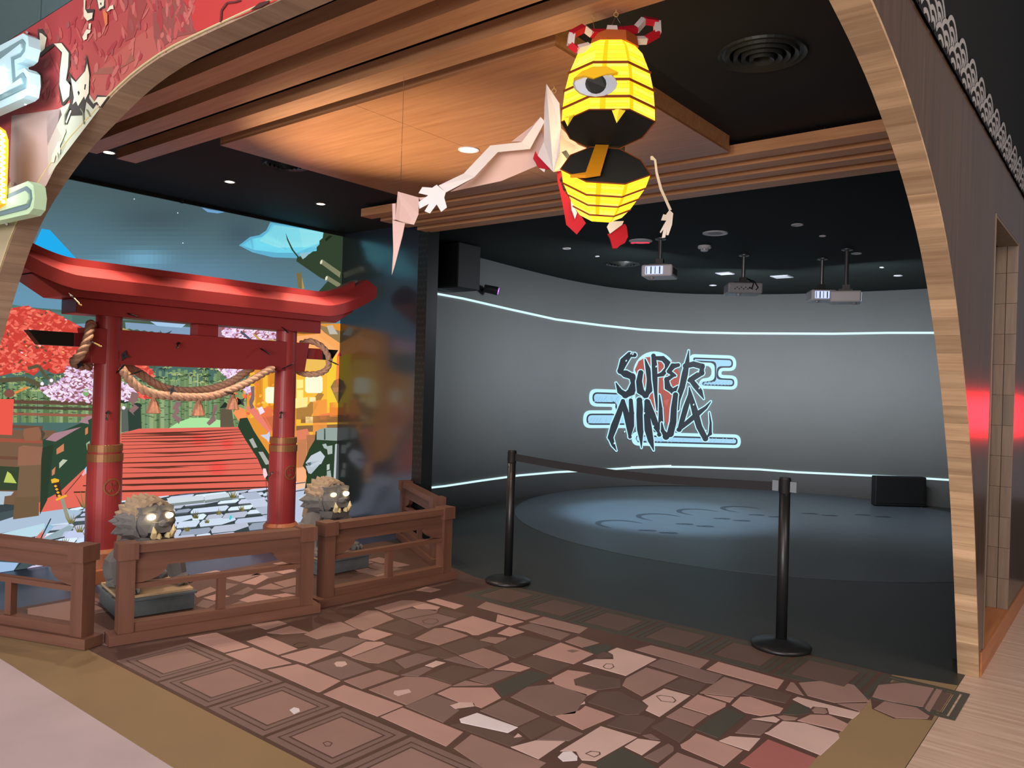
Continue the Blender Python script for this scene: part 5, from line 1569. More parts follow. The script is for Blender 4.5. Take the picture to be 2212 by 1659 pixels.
# stone guardian statue on the far right
P([(682, 932), (732, 924), (745, 926), (745, 1110), (700, 1100), (668, 1096), (656, 1070), (664, 1020), (654, 1006), (668, 970), (680, 950)], (44, 64, 44), 6)
for q, c in (([(684, 930), (700, 924), (734, 924), (734, 952), (684, 950)], (150, 164, 158)), ([(700, 926), (703, 926), (703, 950), (700, 950)], (44, 60, 50)), ([(660, 1000), (672, 984), (692, 974), (702, 986), (694, 1002), (672, 1010)], (196, 206, 216)), ([(660, 1006), (690, 1004), (672, 1024), (666, 1022)], (180, 192, 202)), ([(662, 1000), (692, 994), (668, 1006)], (84, 96, 100)), ([(706, 964), (718, 962), (718, 980), (708, 982)], (170, 184, 176)), ([(724, 960), (734, 958), (732, 1042), (720, 1044)], (186, 196, 200)), ([(706, 1004), (712, 1002), (712, 1014), (706, 1016)], (190, 200, 196)), ([(706, 1018), (714, 1016), (716, 1032), (706, 1034)], (164, 178, 170)), ([(642, 1076), (660, 1066), (664, 1080), (648, 1092)], (196, 206, 224)), ([(696, 960), (704, 958), (710, 972), (700, 968)], (170, 184, 180))):
    P(q, c, 6.4)
# sword, arrows, grass tufts, paper star: all printed
P([(130, 1078), (138, 1076), (152, 1124), (148, 1130), (142, 1120)], (150, 152, 132), 8)
P([(112, 1040), (120, 1034), (128, 1036), (134, 1070), (122, 1074)], (64, 48, 40), 8)
P([(110, 1036), (118, 1033), (128, 1036), (127, 1041), (112, 1044)], (240, 180, 50), 8.2)
for k in range(4):
    MP.dot(120 + k * 2.6, 1050 + k * 7, 4, 3, (240, 180, 60), 4, 0, 8.3)
P([(120, 1078), (143, 1068), (145, 1072), (122, 1082)], (240, 180, 50), 8.3)
MP.line([(140, 1068), (186, 1014)], 1.6, (80, 56, 44), 8)
P([(182, 1014), (190, 1004), (197, 1008), (194, 1018), (186, 1024)], (160, 214, 240), 8.2)
P([(176, 1026), (182, 1016), (188, 1020), (180, 1028)], (240, 170, 180), 8.2)
MP.line([(564, 886), (586, 926)], 1.8, (240, 120, 90), 8)
P([(556, 882), (566, 878), (572, 890), (562, 896)], (250, 226, 240), 8.2)
P([(562, 940), (576, 938), (582, 932), (584, 944), (580, 956), (576, 950)], (206, 206, 226), 8.2)
MP.line([(574, 1030), (578, 1078)], 1.4, (90, 60, 60), 8)
P([(568, 1012), (574, 1012), (578, 1026), (572, 1034), (568, 1024)], (250, 210, 216), 8.2)
for (x, y, s_) in ((178, 1096, 1.6), (500, 1076, 0.8), (168, 1150, 1.0), (150, 1130, 0.9), (420, 1120, 0.7), (470, 1112, 0.6), (402, 1148, 0.6), (520, 1104, 0.6), (445, 1130, 0.5), (136, 1176, 0.8), (185, 1160, 0.8)):
    for q in range(5):
        a = -2.4 + q * 0.42
        l = s_ * R.uniform(16, 30)
        P([(x + q * 2 * s_ - 2, y), (x + q * 2 * s_ + 2, y), (x + q * 2 * s_ + l * math.cos(a) * 0.5, y + l * math.sin(a))], R.choice([(112, 104, 56), (90, 92, 54), (134, 122, 70)]), 8.1)
MP.dot(498, 1118, 3, 6, (60, 206, 210), 5, 0.3, 8.1)
mural = struct(MP.b.build('wall_left', M['mural'], fix=False))
# slim grey rail and a bracket along the top of the mural
m = MB(); m.box((WX + 0.012, 1.66, ZC - 0.028), (WX + 0.03, WB - 0.002, ZC - 0.001)); tr = struct(m.build('trim_5', M['vent']))
m = MB(); q = atx(392, 432, WX + 0.03); m.box((q.x - 0.01, q.y - 0.012, q.z - 0.03), (q.x + 0.012, q.y + 0.012, q.z + 0.005)); m.build('clip', M['chrome'], tr)
# ================================================================ picture thrown on the screen: logo and two light lines
def scr_fn(x, y, k=1): return on_screen(x, y, 0.004 + 0.002 * k)
def dense(pts, step=14):
    out = []
    for (x0, y0), (x1, y1) in zip(pts, pts[1:]):
        n = max(1, int(math.hypot(x1 - x0, y1 - y0) / step))
        out += [(x0 + (x1 - x0) * k / n, y0 + (y1 - y0) * k / n) for k in range(n)]
    return out + [pts[-1]]
from mathutils.geometry import tessellate_polygon
def clip_x(tri, x, keep_left):
    out = []
    for i in range(len(tri)):
        a, c = tri[i], tri[(i + 1) % len(tri)]
        ia, ic = (a[0] <= x) == keep_left or a[0] == x, (c[0] <= x) == keep_left or c[0] == x
        if ia:
            out.append(a)
        if ia != ic and abs(a[0] - c[0]) > 1e-9:
            t = (x - a[0]) / (c[0] - a[0])
            out.append((x, a[1] + (c[1] - a[1]) * t))
    return out
class CurvedPrint(Print):
    """flat inks wrapped round the curved screen: every polygon is cut into narrow upright strips first"""
    def poly(s, pts, rgb, layer=None):
        k = layer or s.k
        tris = tessellate_polygon([[Vector((x, y, 0)) for x, y in pts]])
        for t in tris:
            tri = [pts[i] for i in t]
            x0, x1 = min(p[0] for p in tri), max(p[0] for p in tri)
            b0 = int(x0 // 12)
            while b0 * 12 < x1:
                q = clip_x(clip_x(tri, b0 * 12, False), b0 * 12 + 12, True)
                if len(q) > 2:
                    s.b.face([s.fn(x, y, k) for x, y in q], lin(rgb))
                b0 += 1
LG = CurvedPrint(scr_fn)
top_line = [(918, 630), (1000, 645), (1100, 668), (1200, 690), (1300, 703), (1385, 712), (1500, 718), (1600, 720), (1800, 721), (1920, 719), (2040, 719)]
bot_line = [(906, 1056), (960, 1050), (1040, 1038), (1120, 1027), (1200, 1020), (1278, 1016), (1360, 1011), (1430, 1008), (1500, 1009), (1640, 1014), (1720, 1020), (1850, 1026), (1960, 1031), (2070, 1038)]
for L_, w in ((top_line, 4.6), (bot_line, 4.2)):
    LG.line(dense(L_, 20), w, (214, 250, 255), 1)
LG.line(dense([(1362, 1009.5), (1450, 1006.5)], 8), 4, (240, 255, 255), 1.2)
S4 = 4.809
def z8(pts): return [(1200 + x / S4, 720 + y / S4) for x, y in pts]
CY_, DK, IN = (186, 236, 248), (56, 62, 74), (158, 208, 236)
def rounded(poly, rad, n=6):
    out = []
    N = len(poly)
    for i in range(N):
        p0, p1, p2 = Vector(poly[i - 1]), Vector(poly[i]), Vector(poly[(i + 1) % N])
        a, c = (p0 - p1), (p2 - p1)
        r = min(rad, a.length * 0.49, c.length * 0.49)
        s_, e_ = p1 + a.normalized() * r, p1 + c.normalized() * r
        for k in range(n + 1):
            t = k / n
            q = s_.lerp(p1, t).lerp(p1.lerp(e_, t), t)
            out.append((q.x, q.y))
    return out
def cloud(poly, lay):
    c = Vector((sum(p[0] for p in poly) / len(poly), sum(p[1] for p in poly) / len(poly)))
    def inset(d):
        out = []
        N = len(poly)
        for i in range(N):
            p0, p1, p2 = Vector(poly[i - 1]), Vector(poly[i]), Vector(poly[(i + 1) % N])
            t0, t1 = (p1 - p0).normalized(), (p2 - p1).normalized()
            n0, n1 = Vector((-t0.y, t0.x)), Vector((-t1.y, t1.x))
            b_ = (n0 + n1)
            b_ = b_ / max(0.3, b_.length_squared / 2)
            out.append(tuple(p1 + b_ * d))
        return out
    LG.poly(z8(rounded(poly, 80)), CY_, lay)
    LG.poly(z8(rounded(inset(34), 56)), DK, lay + 0.2)
    LG.poly(z8(rounded(inset(50), 46)), IN, lay + 0.4)
E1 = [(1390, 215), (1875, 232), (1880, 392), (1725, 392), (1722, 432), (1892, 440), (1890, 588), (1480, 575), (1500, 470), (1620, 460), (1620, 340), (1400, 330)]
W1 = [(345, 575), (830, 592), (820, 985), (280, 985), (285, 800), (585, 800), (585, 765), (345, 760)]
B1 = [(785, 1020), (1925, 1052), (1925, 1195), (790, 1165)]
for q in (E1, W1, B1):
    cloud(q, 2)
for k in range(26):      # pale diagonal pattern printed in the cloud bars
    for (x0, x1, yc, h) in ((380, 640, 685, 60), (320, 600, 905, 60), (900, 1860, 1110, 44), (1480, 1800, 520, 40)):
        x = x0 + (x1 - x0) * k / 26
        if k % 3:
            LG.poly(z8([(x, yc + h / 2), (x + 8, yc + h / 2), (x + 8 + h * 0.6, yc - h / 2), (x + h * 0.6, yc - h / 2)]), (146, 196, 228), 2.6)
# red sun with drips
sun = [(1025 + 215 * math.cos(a * PI / 16), 410 + 215 * math.sin(a * PI / 16)) for a in range(32)]
LG.poly(z8([(1025 + 222 * math.cos(a * PI / 16), 410 + 222 * math.sin(a * PI / 16)) for a in range(16, 33)] + [(1240, 470), (800, 470)]), CY_, 2.8)
RD = (172, 88, 80)
LG.poly(z8([(820, 380), (860, 290), (930, 250), (1100, 235), (1210, 290), (1290, 420), (1290, 580), (1230, 640), (1190, 700), (1190, 920), (1160, 960), (1130, 900), (1110, 640), (1060, 620), (1050, 860), (1030, 850), (960, 690), (860, 680), (880, 600), (905, 580)]), RD, 3)
for q in (([(1100, 460), (1190, 520), (1140, 560)], (196, 112, 100)), ([(900, 430), (930, 500), (905, 560)], (190, 104, 94)), ([(1120, 700), (1180, 680), (1150, 760)], (190, 100, 90))):
    LG.poly(z8(q[0]), q[1], 3.1)
STROKES = [
    [(815, 225, 50), (765, 222, 62), (705, 290, 78), (668, 390, 70), (720, 420, 76), (790, 450, 78), (812, 520, 76), (780, 610, 80), (720, 640, 76), (660, 600, 56), (622, 515, 14)],
    [(880, 410, 60), (862, 500, 66), (876, 600, 74), (930, 640, 76), (968, 590, 70), (970, 480, 62), (955, 370, 54), (925, 270, 14)],
    [(1012, 235, 52), (1022, 330, 60), (1028, 480, 52), (1036, 620, 40), (1052, 800, 20)],
    [(1012, 255, 40), (1110, 262, 58), (1160, 310, 62), (1155, 370, 60), (1105, 425, 50), (1050, 440, 34)],
    [(1270, 330, 44), (1215, 340, 62), (1175, 395, 54), (1215, 430, 46), (1240, 440, 26)],
    [(1215, 440, 40), (1150, 480, 58), (1160, 560, 66), (1215, 600, 66), (1275, 560, 40)],
    [(1380, 180, 12), (1366, 290, 44), (1340, 420, 62), (1310, 560, 66), (1262, 690, 60), (1255, 780, 60)],
    [(1345, 340, 60), (1430, 320, 62), (1520, 345, 66), (1515, 410, 66), (1420, 470, 56), (1385, 490, 40)],
    [(1400, 480, 56), (1450, 545, 60), (1500, 605, 52), (1538, 680, 12)],
    [(690, 705, 50), (650, 830, 64), (600, 960, 70), (560, 1080, 66), (590, 1160, 40), (622, 1216, 10)],
    [(690, 705, 50), (716, 800, 60), (748, 930, 60), (764, 1075, 40), (778, 960, 60), (780, 830, 62), (772, 695, 44)],
    [(862, 695, 66), (868, 850, 80), (872, 1000, 66), (880, 1110, 36), (884, 1190, 8)],
    [(940, 710, 60), (940, 850, 66), (955, 1000, 76), (980, 1110, 66), (1012, 1214, 10)],
    [(950, 712, 56), (1000, 850, 64), (1042, 975, 60), (1070, 1050, 50), (1086, 920, 52), (1084, 780, 46), (1072, 640, 14)],
    [(1240, 640, 60), (1222, 780, 66), (1215, 920, 66), (1185, 1040, 80), (1140, 1070, 76), (1105, 1010, 46), (1095, 930, 16)],
    [(1280, 1000, 50), (1310, 900, 56), (1345, 780, 56), (1390, 640, 46), (1385, 560, 12)],
    [(1385, 570, 20), (1410, 690, 56), (1450, 830, 66), (1490, 970, 70), (1555, 1090, 66), (1605, 1040, 44), (1610, 930, 26), (1596, 820, 10)],
    [(1270, 1000, 46), (1370, 920, 52), (1480, 830, 50), (1560, 770, 36), (1612, 708, 10)],
    [(800, 680, 30), (860, 700, 40), (940, 705, 40)],
]
def stroke(st, grow, rgb, lay):
    L_, R_ = [], []
    for i, (x, y, w) in enumerate(st):
        x0, y0 = st[max(i - 1, 0)][:2]; x1, y1 = st[min(i + 1, len(st) - 1)][:2]
        d = math.hypot(x1 - x0, y1 - y0) or 1
        nx, ny = -(y1 - y0) / d, (x1 - x0) / d
        h = max(1.5, w / 2 + grow) * (1 + 0.05 * ((i * 37) % 5 - 2))
        L_.append((x + nx * h, y + ny * h)); R_.append((x - nx * h, y - ny * h))
    for i in range(len(st) - 1):
        LG.poly(z8([L_[i], L_[i + 1], R_[i + 1], R_[i]]), rgb, lay)
    for i, (x, y, w) in enumerate(st):
        LG.dot(*z8([(x, y)])[0], max(1.5, w / 2 + grow) / S4, max(1.5, w / 2 + grow) / S4, rgb, 10, 0, lay)
LETTERS = [(0,), (1,), (2, 3), (4, 5), (6, 7, 8), (9, 10), (11,), (12, 13), (14,), (15, 16, 17)]
for n_, ids in enumerate(LETTERS):
    for q in ids:
        stroke(STROKES[q], 10, CY_, 4 + n_)
    for q in ids:
        stroke(STROKES[q], -1, (50, 56, 64), 4.5 + n_)
for (x, y) in ((720, 285), (770, 210), (790, 215), (1035, 345), (705, 1020), (595, 1140), (910, 830), (1005, 965), (960, 1160), (1560, 1010), (1480, 400), (1490, 570), (1430, 740)):
    LG.dot(1200 + x / S4, 720 + y / S4, 1.6, 2.6, (206, 240, 250), 5, 0.5, 15)
lg = struct(LG.b.build('wall_back', M['projection'], fix=False))
# ================================================================ stone lion statues on plinths
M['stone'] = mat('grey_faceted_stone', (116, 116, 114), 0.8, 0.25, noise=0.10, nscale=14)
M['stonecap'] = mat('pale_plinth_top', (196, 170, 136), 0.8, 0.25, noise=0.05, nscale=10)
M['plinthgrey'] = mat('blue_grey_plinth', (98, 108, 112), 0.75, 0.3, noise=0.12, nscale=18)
M['manetop'] = mat('top_lit_mane_stone', (164, 146, 122), 0.8, 0.25, noise=0.08, nscale=14)  # grey stone with warm light from above put into the colour
M['fang'] = mat('cream_fang', (236, 222, 168), 0.5, 0.4)
M['eye'] = mat('glowing_eye', (255, 240, 200), 0.5, 0.5, emit=(255, 226, 170), es=12)
M['eyesoft'] = mat('glowing_eye_soft', (255, 230, 180), 0.5, 0.5, emit=(255, 216, 150), es=2.2)
M['mouth'] = mat('dark_mouth', (40, 40, 42), 0.8, 0.2)
def ico(sub, ctr, rad, rnd, jit, cut=None):
    bm = bmesh.new()
    bmesh.ops.create_icosphere(bm, subdivisions=sub, radius=1)
    vs = []
    for v in bm.verts:
        k = 1 + rnd.uniform(-jit, jit)
        vs.append(Vector((ctr[0] + v.co.x * rad[0] * k, ctr[1] + v.co.y * rad[1] * k, ctr[2] + v.co.z * rad[2] * k)))
    fs = [tuple(v.index for v in f.verts) for f in bm.faces]
    bm.free()
    return vs, fs
def plinth(loc, rz, label):
    t = thing('stone_plinth', label, 'plinth', loc, rz, 'plinths under the lion statues')
    w = 0.222
    m = MB(); m.box((-w, -w, 0), (w, w, 0.095)); m.build('block', M['plinthgrey'], t, local=True, bevel=0.004)
    m = MB(); m.box((-w - 0.012, -w - 0.012, 0.0955), (w + 0.012, w + 0.012, 0.112)); m.build('ledge', M['plinthgrey'], t, local=True, bevel=0.003)
    m = MB(); m.box((-w + 0.006, -w + 0.006, 0.1125), (w - 0.006, w - 0.006, 0.130)); m.build('cap', M['stonecap'], t, local=True, bevel=0.003)
def lion(loc, rz, label, seed, eyes):
    rnd = random.Random(seed)
    t = thing('lion_statue', label, 'statue', loc, rz, 'faceted stone lion statues')
    def B(m, n, mm, par=None): return m.build(n, mm, par or t, local=True)
    m = MB()
    m.add(*ico(2, (-0.03, 0, 0.245), (0.13, 0.13, 0.16), rnd, 0.10))                 # chest
    m.add(*ico(2, (-0.13, 0, 0.17), (0.10, 0.14, 0.13), rnd, 0.10))                  # rump
    for s in (-1, 1):
        m.add(*ico(2, (-0.13, s * 0.12, 0.11), (0.095, 0.06, 0.105), rnd, 0.12))      # haunch
        m.tube([(0.00, s * 0.10, 0.27), (0.045, s * 0.165, 0.17), (0.085, s * 0.178, 0.05)], [0.078, 0.068, 0.055], 7)   # foreleg
        m.add(*ico(1, (0.115, s * 0.175, 0.038), (0.075, 0.060, 0.0379), rnd, 0.06))    # paw
        m.add(*ico(1, (-0.07, s * 0.15, 0.03), (0.075, 0.05, 0.0299), rnd, 0.06))
        for q in (-1, 0, 1):
            m.add(*ico(1, (0.175, s * 0.172 + q * 0.034, 0.026), (0.034, 0.019, 0.0259), rnd, 0.05))
    for v in m.v:
        v.z = max(v.z, 0.0)
    B(m, 'body', M['stone'])
    m = MB(); m.tube([(-0.19, 0, 0.16), (-0.23, 0, 0.24), (-0.21, 0, 0.34), (-0.17, 0, 0.38)], [0.03, 0.055, 0.05, 0.008], 6); B(m, 'tail', M['manetop'])
    # head
    hz = 0.408
    m = MB()
    m.add(*ico(2, (0.05, 0, hz), (0.135, 0.135, 0.135), rnd, 0.05))
    m.hexa([(0.10, -0.085, hz - 0.045), (0.205, -0.06, hz - 0.05), (0.205, 0.06, hz - 0.05), (0.10, 0.085, hz - 0.045)], [(0.10, -0.075, hz + 0.03), (0.19, -0.045, hz + 0.012), (0.19, 0.045, hz + 0.012), (0.10, 0.075, hz + 0.03)])   # muzzle
    m.add(*ico(1, (0.205, 0, hz + 0.005), (0.028, 0.036, 0.026), rnd, 0.05))          # nose
    for s in (-1, 1):
        m.hexa([(0.15, s * 0.02, hz + 0.075), (0.14, s * 0.10, hz + 0.062), (0.09, s * 0.11, hz + 0.062), (0.09, s * 0.02, hz + 0.075)], [(0.155, s * 0.02, hz + 0.105), (0.14, s * 0.105, hz + 0.10), (0.08, s * 0.11, hz + 0.10), (0.08, s * 0.02, hz + 0.11)])   # brow
    hd_ = B(m, 'head', M['stone'])
    m = MB(); m.hexa([(0.06, -0.10, hz - 0.135), (0.17, -0.075, hz - 0.13), (0.17, 0.075, hz - 0.13), (0.06, 0.10, hz - 0.135)], [(0.06, -0.105, hz - 0.085), (0.195, -0.08, hz - 0.078), (0.195, 0.08, hz - 0.078), (0.06, 0.105, hz - 0.085)]); jw_ = B(m, 'jaw', M['stone'])
    m = MB(); m.box((0.08, -0.07, hz - 0.0845), (0.185, 0.07, hz - 0.0505)); B(m, 'mouth', M['mouth'])
    for s in (-1, 1):
        m = MB(); m.tube([(0.19, s * 0.055, hz - 0.075), (0.212, s * 0.063, hz - 0.04), (0.205, s * 0.067, hz - 0.005)], [0.020, 0.017, 0.002], 5); B(m, 'fang', M['fang'], jw_)
        m = MB(); m.tube([(0.20, s * 0.03, hz - 0.076), (0.21, s * 0.03, hz - 0.055)], [0.022, 0.010], 5); B(m, 'tooth', M['fang'], jw_)
        m = MB(); m.add(*ico(2, (0.166, s * 0.058, hz + 0.046), (0.016, 0.028, 0.018), rnd, 0.0)); B(m, 'eye', M['eye'] if eyes[0 if s < 0 else 1] else M['eyesoft'], hd_)
    # mane: rows of pointed tufts swept back
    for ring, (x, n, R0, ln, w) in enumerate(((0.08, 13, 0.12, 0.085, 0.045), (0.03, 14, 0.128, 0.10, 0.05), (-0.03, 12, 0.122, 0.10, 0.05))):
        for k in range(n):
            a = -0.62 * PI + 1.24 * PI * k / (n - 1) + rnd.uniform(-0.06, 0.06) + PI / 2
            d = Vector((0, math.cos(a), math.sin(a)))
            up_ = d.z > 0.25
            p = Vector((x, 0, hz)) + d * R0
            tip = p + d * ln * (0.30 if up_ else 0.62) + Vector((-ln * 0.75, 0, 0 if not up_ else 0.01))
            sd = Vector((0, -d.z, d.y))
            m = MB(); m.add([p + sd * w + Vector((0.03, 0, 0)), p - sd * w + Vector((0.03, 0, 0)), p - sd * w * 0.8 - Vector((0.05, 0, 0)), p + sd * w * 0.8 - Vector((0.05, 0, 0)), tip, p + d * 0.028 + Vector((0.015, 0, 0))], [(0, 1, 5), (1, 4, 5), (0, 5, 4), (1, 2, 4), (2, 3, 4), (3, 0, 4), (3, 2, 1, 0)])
            B(m, 'mane_tuft', M['manetop'] if up_ else M['stone'], hd_)  # upward tufts take the top-lit tone
    for k in range(7):
        y = -0.09 + 0.03 * k
        m = MB(); m.add(*ico(1, (0.085 - 0.008 * abs(k - 3) - 0.03 * (k % 2), y, hz + 0.108 - 0.005 * abs(k - 3) ** 1.4), (0.05, 0.034, 0.03), rnd, 0.16)); B(m, 'mane_curl', M['manetop'], hd_)
    return t
E_ = math.radians
plinth((-4.87, 2.494, 0.005), E_(-11.7), 'blue-grey stone plinth under the left lion statue')
plinth((-4.912, 3.952, 0.005), E_(-3), 'blue-grey stone plinth under the right lion statue')
lion((-4.875, 2.475, 0.1352), E_(3), 'faceted grey stone lion with blazing eyes, by the left post of the red gate', 3, (True, True))
lion((-4.925, 3.93, 0.1352), E_(-3), 'faceted grey stone lion by the right post, one eye dimmer than the other', 5, (False, True))
lamp('lion_eye_beam', 'SPOT', (-4.64, 2.545, 0.60), 620, (1.0, 0.80, 0.58), to=(-3.30, 3.15, 2.85), size=0.02, spot=44, blend=1.0)
# ================================================================ yellow paper lantern monster
LO = atd(1312, 265, 2.95)
LF = -FW
ln_ = thing('paper_lantern_monster', 'glowing yellow paper lantern with one eye and open mouth, hung from the slats', 'lantern', tuple(LO))
def L3(r, f, u): return LO + RT * r + LF * f + UP * u
M['paperglow'] = glow_print('glowing_lantern_paper', 1.9, 0.7)
M['rib'] = mat('brown_lantern_rib', (112, 48, 16), 0.6, 0.3, emit=(120, 52, 14), es=0.35)
M['capbrown'] = mat('orange_brown_cap', (186, 96, 48), 0.5, 0.4)
M['mouthdark'] = mat('black_felt', (46, 46, 42), 0.8, 0.2)
M['tongue'] = mat('orange_tongue', (226, 150, 24), 0.5, 0.4)
M['eyewhite'] = mat('pale_blue_paper', (204, 214, 226), 0.6, 0.3)
M['pupil'] = mat('black_pupil', (30, 30, 28), 0.4, 0.5)
M['lid'] = mat('yellow_eyelid', (226, 178, 24), 0.6, 0.3, emit=(214, 160, 10), es=0.35)
M['fangy'] = mat('yellow_fang', (240, 218, 60), 0.5, 0.3, emit=(226, 196, 30), es=0.4)
M['redpaper'] = mat('red_card', (206, 30, 50), 0.55, 0.3)
M['whitepaper'] = mat('white_card', (236, 226, 222), 0.55, 0.3)
N = 8
def oct_ring(cf, cu, rr, slope, rf=None, rot=0.471):
    """ring of N points; slope = rise of the plane towards the viewer"""
    out = []
    for k in range(N):
        a = 2 * PI * k / N + rot
        r_, f_ = rr * math.cos(a), (rf or rr) * math.sin(a)
        if math.sin(a) < -0.3:
            r_ *= 0.80
        out.append(L3(r_, cf + f_, cu + slope * f_))
    return out
def paper(rings, seams, name):
    b_ = MB()
    for i in range(len(rings) - 1):
        n_s = 4
        for k in range(N):
            k2 = (k + 1) % N
            for s in range(n_s):
                f0, f1 = s / n_s, (s + 1) / n_s
                A0, A1 = rings[i][k].lerp(rings[i + 1][k], f0), rings[i][k].lerp(rings[i + 1][k], f1)
                C0, C1 = rings[i][k2].lerp(rings[i + 1][k2], f0), rings[i][k2].lerp(rings[i + 1][k2], f1)
                base = [(255, 198, 40), (255, 206, 66), (255, 202, 50), (250, 190, 36)][(s * 2 + k * 3 + i) % 4]
                if R.random() < 0.14:
                    base = (255, 226, 80)
                b_.face([A0, C0, C1, A1], lin(base))
                # dark fold line
                if s:
                    A2, C2 = A0.lerp(A1, 0.07), C0.lerp(C1, 0.07)
                    o = ((A0 + C0) / 2 - (LO + UP * ((A0 - LO).dot(UP)))).normalized() * 0.0008
                    b_.face([A0 + o, C0 + o, C2 + o, A2 + o], lin((214, 132, 8)))
    for i in range(len(rings) - 1):
        for k, fa, fb in ((1, 0.60, 0.74), (0, 0.86, 1.0), (6, 0.3, 0.44), (4, 0.5, 0.64)):
            k2 = (k + 1) % N
            q = [rings[i][k].lerp(rings[i][k2], fa), rings[i][k].lerp(rings[i][k2], fb), rings[i + 1][k].lerp(rings[i + 1][k2], fb), rings[i + 1][k].lerp(rings[i + 1][k2], fa)]
            c = sum(q, Vector()) / 4
            ax = LO + UP * ((c - LO).dot(UP))
            o = (c - ax).normalized() * 0.0012
            b_.face([p + o for p in q], lin((236, 160, 14)))
    return b_.build(name, M['paperglow'], ln_, fix=False)
sl = 0.106
up_rings = [oct_ring(0, 0.270, 0.100, 0.0), oct_ring(0, 0.236, 0.128, 0.02), oct_ring(0, 0.160, 0.158, 0.04), oct_ring(0, 0.090, 0.174, 0.06), oct_ring(0, 0.022, 0.181, 0.09), oct_ring(0, -0.028, 0.183, sl)]
up_obj = paper(up_rings, (1, 4, 7, 10), 'upper_shade')
def rib(ring, name='rib', r=0.005, par=None):
    c = sum(ring, Vector()) / len(ring)
    pts = [p + (p - c).normalized() * 0.002 for p in ring]
    m = MB(); m.tube(pts + [pts[0]], r, 6, cap=False); m.build(name, M['rib'], par or ln_)
for q in (2, 3, 4):
    rib(up_rings[q], par=up_obj)
m = MB(); m.face(up_rings[-1]); 
m.extr([p + UP * 0.001 for p in up_rings[-1]], UP * 0.004) if False else None
m.build('mouth_plate', M['mouthdark'], ln_)
# lower jaw: hinged at the back, dropped open
HF, HU, JS = -0.150, -0.047, 0.78
ca, sa = 1 / math.hypot(1, JS), JS / math.hypot(1, JS)
def J(r, f, d):
    """jaw frame: f along the dropped plate from the hinge, d down its own axis"""
    return L3(r, HF + f * ca - d * sa, HU - f * sa - d * ca)
def jring(rr, d, rot=0.471, cf=0.172):
    return [J(rr * math.cos(2 * PI * k / N + rot) * (0.80 if math.sin(2 * PI * k / N + rot) < -0.3 else 1.0), cf + rr * math.sin(2 * PI * k / N + rot), d) for k in range(N)]
low_rings = [jring(0.178, 0.0), jring(0.166, 0.055), jring(0.142, 0.105), jring(0.116, 0.155), jring(0.088, 0.195)]
def paper_low():
    save = LO
    return paper(low_rings, (1, 4, 7, 10), 'lower_shade')
low_obj = paper_low()
for q in (1, 2, 3):
    rib(low_rings[q], r=0.0035, par=low_obj)
m = MB(); m.face(low_rings[0]); m.build('mouth_plate', M['mouthdark'], ln_)
m = MB(); m.face(low_rings[-1]); m.build('bottom_disc', M['rib'], ln_)
rib(low_rings[0], 'edge_wire', 0.0025); rib(up_rings[-1], 'edge_wire', 0.0025)
m = MB(); m.tube([L3(-0.06, -0.165, -0.046), L3(0.09, -0.165, -0.046)], 0.008, 8); m.build('hinge', M['mouthdark'], ln_)
# cap
m = MB()
cb, ct = [], []
for k in range(8):
    a = 2 * PI * k / 8 + PI / 8
    cb.append(L3(0.014 + 0.096 * math.cos(a), 0.096 * math.sin(a), 0.272)); ct.append(L3(0.014 + 0.088 * math.cos(a), 0.088 * math.sin(a), 0.312))
m.hexa(cb, ct); m.build('cap', M['capbrown'], ln_)
c = atd(1321, 69, 2.93)
m = MB(); m.hexa([c + RT * x + LF * y - UP * 0.018 for x, y in ((-0.024, -0.02), (0.024, -0.02), (0.024, 0.02), (-0.024, 0.02))], [c + RT * x + LF * y + UP * 0.018 for x, y in ((-0.018, -0.016), (0.018, -0.016), (0.018, 0.016), (-0.018, 0.016))]); m.build('knot', M['whitepaper'], ln_)
# striped handles
def zz(pts): return [(1140 + x / 4.424, y / 4.424) for x, y in pts]
def handle(pts, cols, dep):
    for i, cl in enumerate(cols):
        (x0, y0), (x1, y1) = zz([pts[i]])[0], zz([pts[i + 1]])[0]
        a_, b_ = atd(x0, y0, dep[i]), atd(x1, y1, dep[i + 1])
        d = (b_ - a_).normalized()
        m = MB(); m.tube([a_ - d * 0.002, b_ + d * 0.002], 0.0165, 4); m.build('handle_segment', M['redpaper'] if cl == 'r' else M['whitepaper'], ln_)
handle([(745, 318), (600, 318), (535, 268), (420, 330), (408, 425), (470, 475), (585, 445)], 'rwrwrw', [2.93, 2.90, 2.88, 2.86, 2.86, 2.87, 2.88])
handle([(862, 300), (1036, 280), (1110, 196), (1235, 215), (1240, 320), (1125, 385), (1005, 388)], 'rwrwrw', [2.93, 2.96, 2.97, 2.98, 2.97, 2.95, 2.93])
# eye, lid
def eye_pt(x, y, d): return atd(x, y, d)
EX, EY = 1287, 181
dep = 2.95 - 0.168
def ell(rx, ry, d, n=16, cx=EX, cy=EY): return [eye_pt(cx + rx * math.cos(2 * PI * k / n), cy + ry * math.sin(2 * PI * k / n), d + 0.012 * ((cx + rx * math.cos(2 * PI * k / n) - 1312) / 60) ** 2) for k in range(n)]
e0, e1, e2 = ell(50, 31, dep + 0.03), ell(46, 28, dep - 0.004), ell(23, 22, dep - 0.012)
m = MB()
for k in range(16):
    k2 = (k + 1) % 16
    m.face([e0[k], e0[k2], e1[k2], e1[k]]); m.face([e1[k], e1[k2], e2[k2], e2[k]])
eb_ = m.build('eyeball', M['eyewhite'], ln_)
m = MB(); m.face(e2); m.build('pupil', M['pupil'], eb_)
lid = [(1240, 168), (1258, 153), (1282, 144), (1310, 143), (1336, 156), (1309, 160), (1283, 169), (1262, 163)]
